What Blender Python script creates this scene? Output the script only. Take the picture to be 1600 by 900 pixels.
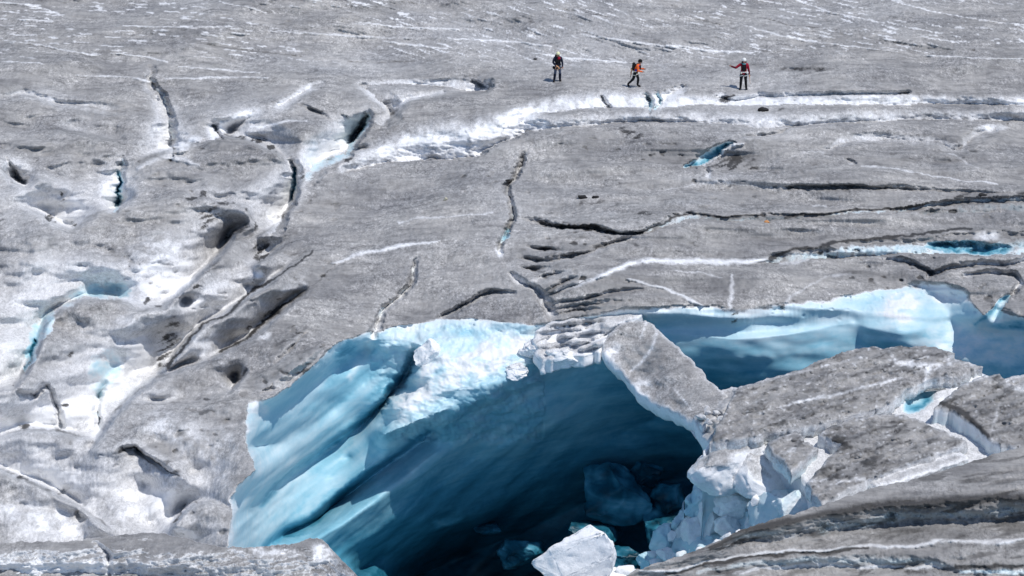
import bpy, bmesh, math, random
import numpy as np
from mathutils import Vector, Matrix, Quaternion
from mathutils.geometry import delaunay_2d_cdt

for o in list(bpy.data.objects):
    bpy.data.objects.remove(o)
scene = bpy.context.scene
COL = scene.collection

# ------------------------------------------------------------------ camera, sky, sun, exposure
FOC = 3300.0                       # focal length in photo pixels (1600 wide)
PITCH = math.radians(22.54)
CAM_H = 35.0
cam_data = bpy.data.cameras.new("camera")
cam_data.sensor_width = 36.0
cam_data.lens = 36.0 * FOC / 1600.0
cam_data.clip_start = 1.0
cam_data.clip_end = 9000.0
cam = bpy.data.objects.new("camera", cam_data)
COL.objects.link(cam)
cam.location = (0, 0, CAM_H)
cam.rotation_euler = (math.pi / 2 - PITCH, 0, 0)
scene.camera = cam

SUN_EL = math.radians(66)
SUN_AZ = math.radians(-25)          # from +X (right) towards +Y (away from the camera)
SUN = Vector((math.cos(SUN_EL) * math.cos(SUN_AZ), math.cos(SUN_EL) * math.sin(SUN_AZ), math.sin(SUN_EL)))
world = bpy.data.worlds.new("World")
scene.world = world
world.use_nodes = True
wn = world.node_tree.nodes
wl = world.node_tree.links
bg = wn["Background"]
sky = wn.new("ShaderNodeTexSky")
sky.sky_type = 'NISHITA'
sky.sun_disc = False
sky.sun_elevation = SUN_EL
sky.sun_rotation = math.atan2(SUN.x, SUN.y)
sky.altitude = 2000
wl.new(sky.outputs[0], bg.inputs[0])
bg.inputs[1].default_value = 0.13
sl = bpy.data.lights.new("sun", 'SUN')
sl.energy = 3.2
sl.angle = math.radians(0.53)
sl.color = (1.0, 0.965, 0.925)
so = bpy.data.objects.new("sun", sl)
COL.objects.link(so)
so.rotation_euler = SUN.to_track_quat('Z', 'Y').to_euler()
so.location = (0, 80, 60)
scene.view_settings.view_transform = 'Standard'
scene.view_settings.look = 'None'
scene.view_settings.exposure = 0.10
scene.view_settings.gamma = 1.0
scene.cycles.max_bounces = 10
scene.cycles.diffuse_bounces = 6

# ------------------------------------------------------------------ helpers: pixels of the photo to metres
CP, SP = math.cos(PITCH), math.sin(PITCH)
def unproj(px, py, z):
    """point of the place seen at photo pixel px,py that lies at height z (metres)"""
    u = (np.asarray(px, float) - 800.0) / FOC
    v = (450.0 - np.asarray(py, float)) / FOC
    dy = CP + v * SP
    dz = -SP + v * CP
    t = (z - CAM_H) / dz
    return np.stack(np.broadcast_arrays(u * t, dy * t, z + 0 * t), -1)
def up(px, py, z):
    return Vector([float(c) for c in unproj(px, py, z)])
def ppm(py):
    """pixels per metre at ground level on image row py"""
    v = (450.0 - py) / FOC
    return FOC * (SP - v * CP) / CAM_H

# ------------------------------------------------------------------ noise
_rng = np.random.RandomState(7)
_perm = _rng.permutation(256).astype(np.int32)
_perm = np.concatenate([_perm, _perm, _perm])
_g3 = _rng.normal(size=(256, 3))
_g3 /= np.linalg.norm(_g3, axis=1)[:, None]
def noise3(x, y, z):
    x, y, z = np.broadcast_arrays(np.asarray(x, float), np.asarray(y, float), np.asarray(z, float))
    xi = np.floor(x).astype(np.int64); yi = np.floor(y).astype(np.int64); zi = np.floor(z).astype(np.int64)
    xf = x - xi; yf = y - yi; zf = z - zi
    xi &= 255; yi &= 255; zi &= 255
    u = xf * xf * xf * (xf * (xf * 6 - 15) + 10)
    v = yf * yf * yf * (yf * (yf * 6 - 15) + 10)
    w = zf * zf * zf * (zf * (zf * 6 - 15) + 10)
    r = 0
    for dx in (0, 1):
        for dy in (0, 1):
            for dz in (0, 1):
                g = _g3[_perm[_perm[_perm[xi + dx] + yi + dy] + zi + dz]]
                d = g[..., 0] * (xf - dx) + g[..., 1] * (yf - dy) + g[..., 2] * (zf - dz)
                r = r + d * (u if dx else 1 - u) * (v if dy else 1 - v) * (w if dz else 1 - w)
    return r * 1.5
def noise2(x, y, s=0.0):
    x, y = np.broadcast_arrays(np.asarray(x, float), np.asarray(y, float))
    xi = np.floor(x).astype(np.int64); yi = np.floor(y).astype(np.int64)
    xf = x - xi; yf = y - yi
    si = int(s * 17) & 255
    xi &= 255; yi &= 255
    u = xf * xf * xf * (xf * (xf * 6 - 15) + 10)
    v = yf * yf * yf * (yf * (yf * 6 - 15) + 10)
    r = 0
    for dx in (0, 1):
        for dy in (0, 1):
            h = _perm[_perm[_perm[xi + dx] + yi + dy] + si]
            a = h * (2 * math.pi / 256)
            d = np.cos(a) * (xf - dx) + np.sin(a) * (yf - dy)
            r = r + d * (u if dx else 1 - u) * (v if dy else 1 - v)
    return r * 1.4
def fbm2(x, y, octv=4, s=0.0, gain=0.5):
    r = 0; a = 1.0; f = 1.0
    for k in range(octv):
        r = r + a * noise2(x * f + 3.1 * k, y * f + 7.7 * k, s + k)
        a *= gain; f *= 2.03
    return r
def fbm3(p, scale, octv=4, gain=0.5, off=0.0):
    r = 0; a = 1.0; f = scale
    for k in range(octv):
        r = r + a * noise3(p[..., 0] * f + off, p[..., 1] * f + off * 1.7 + 5 * k, p[..., 2] * f - off)
        a *= gain; f *= 2.03
    return r
def blur(A, r):
    for ax in (0, 1):
        n = A.shape[ax]
        c = np.cumsum(np.pad(A, [(r + 1, r) if k == ax else (0, 0) for k in (0, 1)], mode='edge'), axis=ax)
        A = (np.take(c, np.arange(2 * r + 1, n + 2 * r + 1), ax) - np.take(c, np.arange(0, n), ax)) / (2 * r + 1)
    return A
def sstep(a, b, x):
    t = np.clip((x - a) / (b - a), 0, 1)
    return t * t * (3 - 2 * t)

# ------------------------------------------------------------------ field of features laid over the ice
class Field:
    def __init__(s, X, Y):
        s.X = X; s.Y = Y; s.NZ = None
        z = np.zeros_like(X)
        s.H = z.copy(); s.W = z.copy(); s.D = z.copy(); s.B = z.copy()
    def _poly(s, pts, reach):
        P = np.array(pts, float)
        m = ((s.X > P[:, 0].min() - reach) & (s.X < P[:, 0].max() + reach) &
             (s.Y > P[:, 1].min() - reach) & (s.Y < P[:, 1].max() + reach))
        idx = np.nonzero(m)[0]
        x = s.X[idx]; y = s.Y[idx]
        best = np.full(len(idx), 1e9); sd = np.zeros(len(idx))
        par = np.zeros((P.shape[1] - 2, len(idx)))
        n = len(P) - 1
        for i in range(n):
            ax, ay = P[i, :2]; bx, by = P[i + 1, :2]
            dx, dy = bx - ax, by - ay
            L2 = dx * dx + dy * dy + 1e-9
            t = np.clip(((x - ax) * dx + (y - ay) * dy) / L2, 0, 1)
            ex = x - (ax + t * dx); ey = y - (ay + t * dy)
            d = np.hypot(ex, ey)
            side = (ex * dy - ey * dx)
            c = d < best - 1e-9
            best = np.where(c, d, best)
            sd = np.where(c, np.where(side >= 0, d, -d), sd)
            for k in range(P.shape[1] - 2):
                par[k] = np.where(c, P[i, 2 + k] * (1 - t) + P[i + 1, 2 + k] * t, par[k])
        return idx, sd, par
    def cr(s, pts, pu=1.0, pd=1.0, Wu=0, Wd=0, Bu=0, Bd=0, Du=0, Dd=0, cu=1.0, cd=1.0, line=0.0, lw=2.0):
        """groove (dep>0) or crest (dep<0) along pts (x,y,width on the up/right side,width on the other,dep)"""
        reach = max(max(p[2], p[3]) for p in pts) * max(1, cu, cd) + 6
        idx, sd, (wu, wd, dep) = s._poly(pts, reach)
        upm = sd >= 0
        mw = np.maximum(wu, wd)
        k = (13.0 + 33.0 * sstep(8, 17, mw)) * ppm(s.Y[idx]) / 30.0
        dep = np.where(dep > 0, np.minimum(dep, mw / np.maximum(k, 1e-3)), dep)
        w = np.where(upm, wu, wd); a = np.abs(sd)
        t = np.clip(1 - a / np.maximum(w, 0.5), 0, 1)
        prof = np.where(upm, t ** pu, t ** pd)
        s.H[idx] -= dep * prof
        amt = np.clip(np.abs(dep) / (np.max(np.abs(dep)) + 1e-6) * 1.6, 0, 1)
        tc = sstep(0, 0.75, np.clip(1 - a / np.maximum(w * np.where(upm, cu, cd), 0.5), 0, 1)) * amt
        nz = np.clip(.92 + .55 * fbm2(s.X[idx] / 13., s.Y[idx] / 16., 3, 151, .55), .3, 1.3)
        for F, cu_, cd_ in ((s.W, Wu, Wd), (s.B, Bu, Bd), (s.D, Du, Dd)):
            if cu_ or cd_:
                F[idx] = np.clip(F[idx] + np.where(upm, cu_, cd_) * tc * nz, -1, 1.2)
        if line:
            s.D[idx] = np.clip(s.D[idx] + .75 * nz * line * np.exp(-(a / lw) ** 2) * amt, 0, 1)
    def vein(s, pts, W=0.9, D=0, B=0, h=0.0):
        reach = max(p[2] for p in pts) * 2 + 4
        idx, sd, (hw,) = s._poly(pts, reach)
        t = np.exp(-(np.abs(sd) / np.maximum(hw, .4)) ** 2)
        s.H[idx] += h * t
        s.W[idx] = np.clip(s.W[idx] + W * t, -1, 1.2)
        s.D[idx] = np.clip(s.D[idx] + D * t, 0, 1)
        s.B[idx] = np.clip(s.B[idx] + B * t, 0, 1)
    def spot(s, x, y, rx, ry, ang=0, h=0, W=0, D=0, B=0, p=1.0):
        c, sn = math.cos(math.radians(ang)), math.sin(math.radians(ang))
        dx = s.X - x; dy = s.Y - y
        u = (dx * c + dy * sn) / rx; v = (-dx * sn + dy * c) / ry
        r2 = u * u + v * v
        t = np.clip(1 - r2, 0, 1) ** p
        t = t * t * (3 - 2 * t)
        s.H += h * t
        if s.NZ is None:
            s.NZ = fbm2(s.X / 24., s.Y / 15., 4, 133, .6); s.ND = fbm2((s.X * .9 - s.Y * .5) / 34., (s.X * .4 + s.Y * .9) / 5.5, 4, 141, .6)
        t0 = t
        t = t * np.clip(.75 + 1.1 * s.NZ, .05, 1.25)
        td = t0 * np.clip(.55 + 1.5 * s.ND, 0, 1.2)
        s.W = np.clip(s.W + W * t, -1, 1.2); s.D = np.clip(s.D + D * td, 0, 1); s.B = np.clip(s.B + B * (.35 * t0 + .65 * t), 0, 1)

def inside(poly, x, y):
    r = np.zeros(x.shape, bool)
    P = poly
    j = len(P) - 1
    for i in range(len(P)):
        xi, yi = P[i]; xj, yj = P[j]
        if yi != yj:
            c = ((yi > y) != (yj > y)) & (x < (xj - xi) * (y - yi) / (yj - yi) + xi)
            r ^= c
        j = i
    return r

# smooth interpolation of heights between control curves (Laplace, coarse to fine)
def laplace(fixed, vals, iters=(500, 300, 160, 100, 60)):
    levels = [(fixed, vals)]
    while len(levels) < len(iters):
        f, v = levels[-1]
        h, w = f.shape
        h2, w2 = (h + 1) // 2, (w + 1) // 2
        fp = np.zeros((h2 * 2, w2 * 2)); vp = np.zeros_like(fp)
        fp[:h, :w] = f; vp[:h, :w] = v * f
        fs = fp.reshape(h2, 2, w2, 2).sum((1, 3)); vs = vp.reshape(h2, 2, w2, 2).sum((1, 3))
        levels.append((fs > 0, np.where(fs > 0, vs / np.maximum(fs, 1), 0)))
    u = None
    for (f, v), n in zip(levels[::-1], iters):
        if u is None:
            u = np.where(f, v, v[f].mean())
        else:
            u = np.repeat(np.repeat(u, 2, 0), 2, 1)[:f.shape[0], :f.shape[1]]
            u = np.where(f, v, u)
        for _ in range(n):
            p = np.pad(u, 1, mode='edge')
            u = np.where(f, v, (p[:-2, 1:-1] + p[2:, 1:-1] + p[1:-1, :-2] + p[1:-1, 2:]) * .25)
    return u
def raster(fixed, vals, pts, x0, y0, st):
    for (ax, ay, az), (bx, by, bz) in zip(pts[:-1], pts[1:]):
        n = int(max(abs(bx - ax), abs(by - ay)) / st * 1.5) + 2
        t = np.linspace(0, 1, n)
        i = np.round((ay + (by - ay) * t - y0) / st).astype(int)
        j = np.round((ax + (bx - ax) * t - x0) / st).astype(int)
        k = (i >= 0) & (i < fixed.shape[0]) & (j >= 0) & (j < fixed.shape[1])
        fixed[i[k], j[k]] = True
        vals[i[k], j[k]] = (az + (bz - az) * t)[k]
def bilin(G, x, y, x0, y0, st):
    fx = np.clip((x - x0) / st, 0, G.shape[1] - 1.001); fy = np.clip((y - y0) / st, 0, G.shape[0] - 1.001)
    i = fy.astype(int); j = fx.astype(int); a = fx - j; b = fy - i
    return (G[i, j] * (1 - a) * (1 - b) + G[i, j + 1] * a * (1 - b) + G[i + 1, j] * (1 - a) * b + G[i + 1, j + 1] * a * b)

# ------------------------------------------------------------------ mesh output and tags
def mesh_obj(name, V, faces, mat, attr=None, parent=None, smooth=True):
    me = bpy.data.meshes.new(name)
    V = np.asarray(V, np.float32).reshape(-1, 3)
    if isinstance(faces, np.ndarray):
        k = faces.shape[1]
        me.vertices.add(len(V)); me.vertices.foreach_set("co", V.ravel())
        me.loops.add(faces.size); me.loops.foreach_set("vertex_index", faces.astype(np.int32).ravel())
        me.polygons.add(len(faces))
        me.polygons.foreach_set("loop_start", np.arange(0, faces.size, k, dtype=np.int32))
    else:
        me.from_pydata(V.tolist(), [], faces)
    me.update(calc_edges=True)
    me.validate()
    if smooth:
        me.polygons.foreach_set("use_smooth", np.ones(len(me.polygons), bool))
    if attr is not None:
        at = me.attributes.new("ice", 'FLOAT_COLOR', 'POINT')
        c = np.ones((len(V), 4), np.float32)
        c[:, :3] = np.clip(attr, 0, 1)
        at.data.foreach_set("color", c.ravel())
    o = bpy.data.objects.new(name, me)
    COL.objects.link(o)
    if mat is not None:
        me.materials.append(mat)
    if parent is not None:
        o.parent = parent
    return o
def tag(o, label=None, cat=None, group=None, kind=None):
    if label: o["label"] = label
    if cat: o["category"] = cat
    if group: o["group"] = group
    if kind or cat: o["kind"] = kind or "thing"
    return o
def grid_normals(P):
    du = np.gradient(P, axis=1); dv = np.gradient(P, axis=0)
    n = np.cross(dv, du)
    n /= np.linalg.norm(n, axis=2)[..., None] + 1e-9
    return n

# ------------------------------------------------------------------ materials
class NT:
    def __init__(s, name):
        s.m = bpy.data.materials.new(name); s.m.use_nodes = True
        s.n = s.m.node_tree.nodes; s.l = s.m.node_tree.links
        s.b = s.n["Principled BSDF"]
    def node(s, t, **kw):
        n = s.n.new(t)
        for k, v in kw.items():
            setattr(n, k, v)
        return n
    def link(s, a, b): s.l.new(a, b)
    def math(s, op, a, b=None, c=None, clamp=False):
        n = s.n.new("ShaderNodeMath"); n.operation = op; n.use_clamp = clamp
        for i, q in enumerate((a, b, c)):
            if q is None: continue
            if isinstance(q, (int, float)): n.inputs[i].default_value = q
            else: s.link(q, n.inputs[i])
        return n.outputs[0]
    def noise(s, vec, scale, detail=4, rough=.6, dist=0.0):
        n = s.n.new("ShaderNodeTexNoise")
        n.inputs["Scale"].default_value = scale; n.inputs["Detail"].default_value = detail
        n.inputs["Roughness"].default_value = rough; n.inputs["Distortion"].default_value = dist
        s.link(vec, n.inputs["Vector"])
        return n.outputs[0]
    def ramp(s, fac, stops, interp='LINEAR'):
        n = s.n.new("ShaderNodeValToRGB"); r = n.color_ramp; r.interpolation = interp
        while len(r.elements) > 1: r.elements.remove(r.elements[-1])
        for i, (p, c) in enumerate(stops):
            e = r.elements[0] if i == 0 else r.elements.new(p)
            e.position = p; e.color = (*c, 1) if len(c) == 3 else c
        s.link(fac, n.inputs[0])
        return n.outputs[0]
    def mix(s, fac, a, b, mode='MIX'):
        n = s.n.new("ShaderNodeMix"); n.data_type = 'RGBA'; n.blend_type = mode
        for i, q in ((0, fac), (6, a), (7, b)):
            if isinstance(q, (int, float)): n.inputs[i].default_value = q
            elif isinstance(q, tuple): n.inputs[i].default_value = (*q, 1)
            else: s.link(q, n.inputs[i])
        return n.outputs[2]
    def maprange(s, v, a, b, c=0.0, d=1.0):
        n = s.n.new("ShaderNodeMapRange"); n.interpolation_type = 'SMOOTHSTEP'
        s.link(v, n.inputs[0])
        for i, q in enumerate((a, b, c, d)): n.inputs[1 + i].default_value = q
        return n.outputs[0]

def ice_material(name, grey=1.0, streak=0.0):
    t = NT(name)
    geo = t.node("ShaderNodeNewGeometry")
    pos = geo.outputs["Position"]
    at = t.node("ShaderNodeAttribute", attribute_name="ice")
    sep = t.node("ShaderNodeSeparateColor"); t.link(at.outputs["Color"], sep.inputs[0])
    aw, ad, ab = sep.outputs
    mg = t.node("ShaderNodeMapping"); mg.inputs["Scale"].default_value = (1, .55, 1)
    t.link(pos, mg.inputs[0])
    fine = t.noise(mg.outputs[0], 8.0, 5, .75)
    cell = t.noise(mg.outputs[0], 17.0, 2, .6)
    mid = t.noise(pos, 1.7, 6, .62, .4)
    big = t.noise(pos, 0.24, 4, .55)
    # streaks that follow the flow of the glacier
    mp = t.node("ShaderNodeMapping"); mp.inputs["Scale"].default_value = (0.35, 1.6, 1.6); mp.inputs["Rotation"].default_value = (0, 0, math.radians(-14))
    t.link(pos, mp.inputs[0])
    stk = t.noise(mp.outputs[0], 1.3, 6, .68, .3)
    coarse = t.noise(mg.outputs[0], 3.2, 4, .6)
    g = t.math('ADD', t.math('ADD', t.math('MULTIPLY', fine, .50), t.math('MULTIPLY', cell, .27)), t.math('MULTIPLY', coarse, .23))
    k = grey
    dirt = t.ramp(g, [(.32, (.07 * k, .07 * k, .072 * k)), (.44, (.225 * k, .225 * k, .227 * k)), (.53, (.34 * k, .34 * k, .342 * k)), (.65, (.66 * k, .66 * k, .66 * k))])
    dirt = t.mix(t.maprange(t.noise(pos, .42, 5, .6), .36, .62, .12, 1.0), (.285, .284, .284), dirt)
    tint = t.ramp(mid, [(.32, (.80, .785, .765)), (.5, (1.01, 1, .975)), (.68, (1.14, 1.12, 1.08))])
    dirt = t.mix(1.0, dirt, tint, 'MULTIPLY')
    dirt = t.mix(1.0, dirt, t.ramp(big, [(.34, (.74, .74, .76)), (.66, (1.2, 1.18, 1.16))]), 'MULTIPLY')
    dirt = t.mix(.8, dirt, t.ramp(stk, [(.34, (.62, .62, .63)), (.5, (1, 1, 1)), (.66, (1.22, 1.21, 1.2))]), 'MULTIPLY')
    white = t.ramp(g, [(.30, (.34, .34, .342)), (.44, (.57, .573, .58)), (.58, (.80, .803, .81))])
    wn_ = t.math('ADD', t.math('MULTIPLY_ADD', g, .9, -.45), t.math('MULTIPLY_ADD', mid, .42, -.21))
    wm = t.maprange(t.math('ADD', aw, t.math('MULTIPLY', wn_, t.math('MULTIPLY_ADD', aw, -.5, .62))), -.02, .92)
    fresh = t.maprange(aw, .8, 1.0)
    white = t.mix(fresh, white, t.ramp(g, [(.32, (.70, .705, .71)), (.55, (.87, .875, .88))]))
    col = t.mix(wm, dirt, white)
    # blue ice, pale to deep; the darkest end also paints the hole's shade
    mp2 = t.node("ShaderNodeMapping"); mp2.inputs["Scale"].default_value = (.5, .5, 2.2); mp2.inputs["Rotation"].default_value = (math.radians(15), math.radians(-32), 0)
    t.link(pos, mp2.inputs[0])
    bn = t.noise(mp2.outputs[0], .9, 7, .6, .8)
    bn2 = t.noise(pos, 3.5, 5, .6)
    bsum = t.math('ADD', ab, t.math('MULTIPLY_ADD', bn, .34, -.17))
    bsum = t.math('ADD', bsum, t.math('MULTIPLY_ADD', bn2, .12, -.06))
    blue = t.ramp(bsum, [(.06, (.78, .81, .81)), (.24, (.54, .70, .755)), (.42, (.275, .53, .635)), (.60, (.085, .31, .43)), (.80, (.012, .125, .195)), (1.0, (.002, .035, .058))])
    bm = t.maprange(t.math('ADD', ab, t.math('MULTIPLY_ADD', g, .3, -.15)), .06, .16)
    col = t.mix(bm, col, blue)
    dn = t.math('ADD', ad, t.math('MULTIPLY', t.math('MULTIPLY_ADD', g, 1.3, -.65), t.math('MINIMUM', t.math('MULTIPLY', ad, 3.0), 1.0)))
    dm = t.maprange(dn, .22, .85, 0, .93)
    col = t.mix(dm, col, (.035, .033, .032))
    t.link(col, t.b.inputs["Base Color"])
    rough = t.math('MULTIPLY_ADD', bm, -.32, .78)
    t.link(rough, t.b.inputs["Roughness"])
    t.b.inputs["Specular IOR Level"].default_value = .35
    bp = t.node("ShaderNodeBump"); bp.inputs["Distance"].default_value = .05
    t.link(t.math('MULTIPLY_ADD', bm, -.56, .6), bp.inputs["Strength"])
    hgt = t.math('ADD', t.math('MULTIPLY', g, 1.0), t.math('MULTIPLY', mid, 1.4))
    t.link(hgt, bp.inputs["Height"])
    t.link(bp.outputs[0], t.b.inputs["Normal"])
    return t.m
ICE = ice_material("glacier_ice")

# ------------------------------------------------------------------ the glacier: one sheet from the foreground to the horizon
def axis_cols():
    c = list(np.arange(-44, 1645, 1.6))
    l = []; x = -44.0; d = 2.2
    while x > -7000: d *= 1.13; x -= d; l.append(x)
    r = []; x = c[-1]; d = 2.2
    while x < 8600: d *= 1.13; x += d; r.append(x)
    return np.array(l[::-1] + c + r)
def axis_rows():
    c = list(np.arange(-30, 940, 1.6))
    t = []; y = -30.0; d = 2.2
    while y > -860: d = min(d * 1.1, (y + 915) * .07 + .5); y -= d; t.append(y)
    b = []; y = c[-1]; d = 2.2
    while y < 2600: d *= 1.12; y += d; b.append(y)
    return np.array(t[::-1] + c + b)
cx_, cy_ = axis_cols(), axis_rows()
PX, PY = np.meshgrid(cx_, cy_)
shp = PX.shape
px = PX.ravel(); py = PY.ravel()
P0 = unproj(px, py, 0.0)
wx, wy = P0[:, 0], P0[:, 1]
infr = (np.abs(px - 800) < 1100) & (py > -160) & (py < 1200)
nearf = np.where(infr, 1.0, 0.0)
# the features wander a little, as melted edges do
jx = 5.0 * fbm2(wx * .55, wy * .55, 4, 1.0) + 1.6 * fbm2(wx * 3.1, wy * 3.1, 2, 4.0)
jy = (3.6 * fbm2(wx * .55, wy * .55, 4, 9.0) + 1.3 * fbm2(wx * 3.1, wy * 3.1, 2, 12.0)) * np.clip(py / 260, .35, 1)
F = Field(px + jx * nearf, py + jy * nearf)

def glacier_features(F):
    cr, vein, spot = F.cr, F.vein, F.spot
    # ---- far field, top of the picture
    for pts in ([(0,4,0.93),(60,10,1.24),(90,22,0.93)], [(30,30,0.62),(80,33,1.24),(75,27,0.62)], [(180,40,0.62),(300,43,0.99),(360,40,0.62)],
                [(425,47,0.62),(480,52,0.99),(560,57,1.24),(640,60,0.62)], [(340,2,0.62),(380,10,0.93),(420,20,1.24)], [(0,62,0.62),(50,68,0.93),(110,80,1.36),(150,86,0.99)],
                [(180,84,0.62),(220,88,1.49),(262,97,0.93)], [(280,105,0.62),(330,108,1.36),(405,114,0.93)], [(1240,0,0.62),(1300,20,0.93),(1380,36,0.62)],
                [(1160,40,0.74),(1260,64,1.24),(1400,80,0.74)], [(920,56,0.62),(1000,66,1.12),(1080,78,0.74)], [(830,82,0.62),(900,92,1.12),(980,97,0.93)],
                [(560,34,0.62),(640,44,1.24),(720,46,0.93)], [(600,64,0.62),(660,72,1.24),(700,76,0.74)], [(1400,4,0.62),(1500,26,0.99),(1600,40,0.74)],
                [(1040,70,0.99),(1120,80,1.61),(1180,82,0.87)], [(1440,86,0.62),(1520,90,1.12),(1600,92,0.74)], [(700,60,0.62),(790,64,1.24),(860,72,0.93)],
                [(120,118,0.62),(200,120,1.12),(240,129,1.61)], [(262,124,1.49),(330,121,1.61),(420,121,0.74)], [(0,96,0.62),(60,98,0.99),(70,101,0.62)]):
        vein(pts, W=.75, h=.05)
    for pts in ([(290,66,0.93),(340,72,1.86),(400,80,1.24),(470,88,0.74)], [(40,68,0.74),(90,78,0.99)], [(1180,26,0.74),(1240,40,0.99),(1330,50,0.74)],
                [(1340,56,0.87),(1440,74,1.24),(1520,80,0.87)], [(1060,24,0.74),(1130,40,0.87)], [(880,14,0.62),(960,28,0.87)], [(540,96,0.62),(600,98,1.12),(650,96,0.62)]):
        vein(pts, W=-.3, D=.55, h=-.05)
    # ---- upper left: crevassed slope
    cr([(0,150,8,14,.1),(40,146,8,14,.25),(90,160,8,16,.3),(150,168,9,16,.2),(190,172,9,18,.1)], Wu=.35, Wd=.25)
    cr([(235,108,10,10,.15),(236,134,10,18,.6),(252,152,9,22,.9),(262,178,11,28,1.5),(266,205,14,34,2.2),(267,228,10,30,1.7)], pu=.7, pd=1.3, Wd=.42, Wu=-.2, Bu=.12, Bd=.0, Du=.42, cu=.9, cd=1.0)
    spot(290,226,32,11,-22,h=.25,W=.85)
    cr([(330,192,5,5,0),(338,200,6,4,.5),(346,214,5,6,.7)], Wd=.2, line=.5)
    cr([(344,212,30,6,.9),(360,206,28,6,.9),(385,186,20,6,.5),(410,175,14,5,.1)], pu=1.3, pd=.6, Wu=.75, line=.25, lw=2)
    spot(403,219,27,8,10,D=.9); spot(426,231,12,8,25,D=.9); spot(372,212,14,5,8,D=.6)
    cr([(430,170,10,12,.1),(445,160,10,14,.4),(470,143,9,12,.35),(500,130,8,10,.15)], Wu=.7, Wd=.4)
    cr([(470,164,4,8,.1),(490,172,4,8,.35),(512,182,4,8,.1)], line=.5, lw=1.6)
    vein([(390,198,1.2),(440,192,1.6),(480,188,1.2)], W=.7)
    # hole with white apron
    cr([(575,180,12,20,.3),(570,195,12,40,1.3),(556,215,12,56,1.7),(540,238,14,60,1.2),(500,252,20,50,.7),(480,270,24,40,.5)], pu=.7, pd=1.5, Wd=.85, Wu=.1, Bu=.2, cd=1.05)
    cr([(572,182,5,8,.4),(566,200,5,7,.9),(553,220,5,7,.8)], Du=.5, Dd=.3, Bu=.3)
    cr([(568,138,10,12,.3),(585,150,20,10,1.2),(602,165,26,8,1.6),(610,178,20,8,1.0),(600,190,12,20,.4)], pu=1.0, pd=.7, Du=.28, Wd=.45, Bu=.05)
    cr([(560,132,8,5,.1),(640,131,9,6,.3),(700,134,13,6,.5),(735,142,20,7,.9),(757,141,18,8,.9),(766,128,8,8,.2)], pu=1.2, pd=.6, Wu=.7)
    cr([(740,128,5,5,.2),(757,138,5,5,.7)], Du=.3)
    cr([(620,165,7,7,.1),(640,155,8,7,.3),(690,146,8,7,.2)], Wu=.35, Wd=.25)
    # dirty knob and white trough wall
    spot(545,250,8,18,20,D=.75); spot(590,238,22,10,15,D=.4); spot(520,250,14,10,0,D=.3)
    cr([(540,268,14,3,.3),(600,255,34,3,.8),(650,250,46,4,1.3),(705,247,54,4,1.7),(740,245,52,4,1.8),(785,221,44,4,1.6),(822,205,38,4,1.3),(860,201,20,4,.8),(900,197,15,4,.8),(1000,189,13,4,.8),(1070,190,14,4,.8),(1120,192,16,4,.9),
        (1200,199,18,4,.9),(1300,193,18,4,.9),(1350,190,17,4,.9),(1450,187,17,4,.8),(1520,187,15,4,.8),(1600,189,14,4,.8),(1680,190,12,4,.5)], pu=1.7, pd=.6, Wu=1.15, cu=1.45)
    cr([(790,190,14,8,.2),(835,178,22,7,.7),(900,170,24,6,1.0),(960,168,26,5,1.1),(1040,168,20,5,.9),(1110,164,16,4,.8),(1200,164,13,4,.7),(1300,163,17,4,.8),(1380,163,19,4,.9),(1440,163,16,4,.8),(1520,163,14,4,.7),(1600,164,15,4,.7),(1680,165,10,4,.4)], pu=1.2, pd=.6, Wu=.95, cu=1.3)
    cr([(942,148,5,5,.1),(944,156,6,6,.6),(950,168,5,6,.4)], Du=.35)
    cr([(1010,150,8,8,.3),(1015,160,7,9,.9),(1014,170,7,9,.6)], Bu=.32, Wd=.3, Du=.1)
    cr([(1028,148,6,6,.3),(1030,160,6,6,.6),(1024,170,5,6,.5)], Bu=.3, Wd=.3)
    cr([(1060,138,14,8,.3),(1040,150,12,8,.5),(1030,168,8,8,.2)], Wu=.6, Wd=.5)
    cr([(1120,150,9,5,.3),(1150,158,10,5,.5),(1190,152,9,5,.4),(1300,148,7,4,.4),(1420,146,7,4,.4)], pu=1.3, Wu=.5)
    spot(1138,154,22,9,-15,D=.8); spot(1110,118,26,8,-8,D=.6); spot(1075,104,22,5,0,D=.45)
    cr([(1196,109,4,5,.05),(1240,108,5,5,.15),(1300,109,5,5,.12),(1320,111,4,4,.05)], Du=.25, Dd=.3)
    spot(1262,108,62,6,1,D=.55)
    spot(1225,170,30,4,0,D=.5)
    spot(992,212,30,10,22,D=.85); spot(975,205,14,8,20,D=.55); spot(1006,219,9,4,0,D=.6)
    spot(1490,127,40,5,3,D=.5); spot(1080,250,10,4,0,D=.2)
    # small turquoise pool
    cr([(1074,262,8,4,.5),(1090,259,14,4,1.1),(1112,247,18,4,1.3),(1130,234,14,4,1.0),(1142,227,9,4,.3)], pu=.6, pd=.5, Bu=.62, line=.25, lw=2)
    vein([(1096,258,1.4),(1118,246,2.0),(1140,230,2.6),(1160,224,1.5)], W=1.0, h=.15)
    spot(1152,252,46,13,-6,D=.62); spot(1130,262,70,6,2,D=.5); spot(1180,262,26,5,3,D=.55)
    cr([(1100,262,5,4,.1),(1106,270,5,5,.35),(1110,280,5,4,.1)], Wu=.7, Wd=.4)
    # bowls and lines on the right hand plateau
    cr([(1150,214,5,4,.1),(1190,212,6,4,.3),(1230,203,6,4,.25),(1250,196,5,4,.1)], line=.5, lw=1.5)
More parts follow.
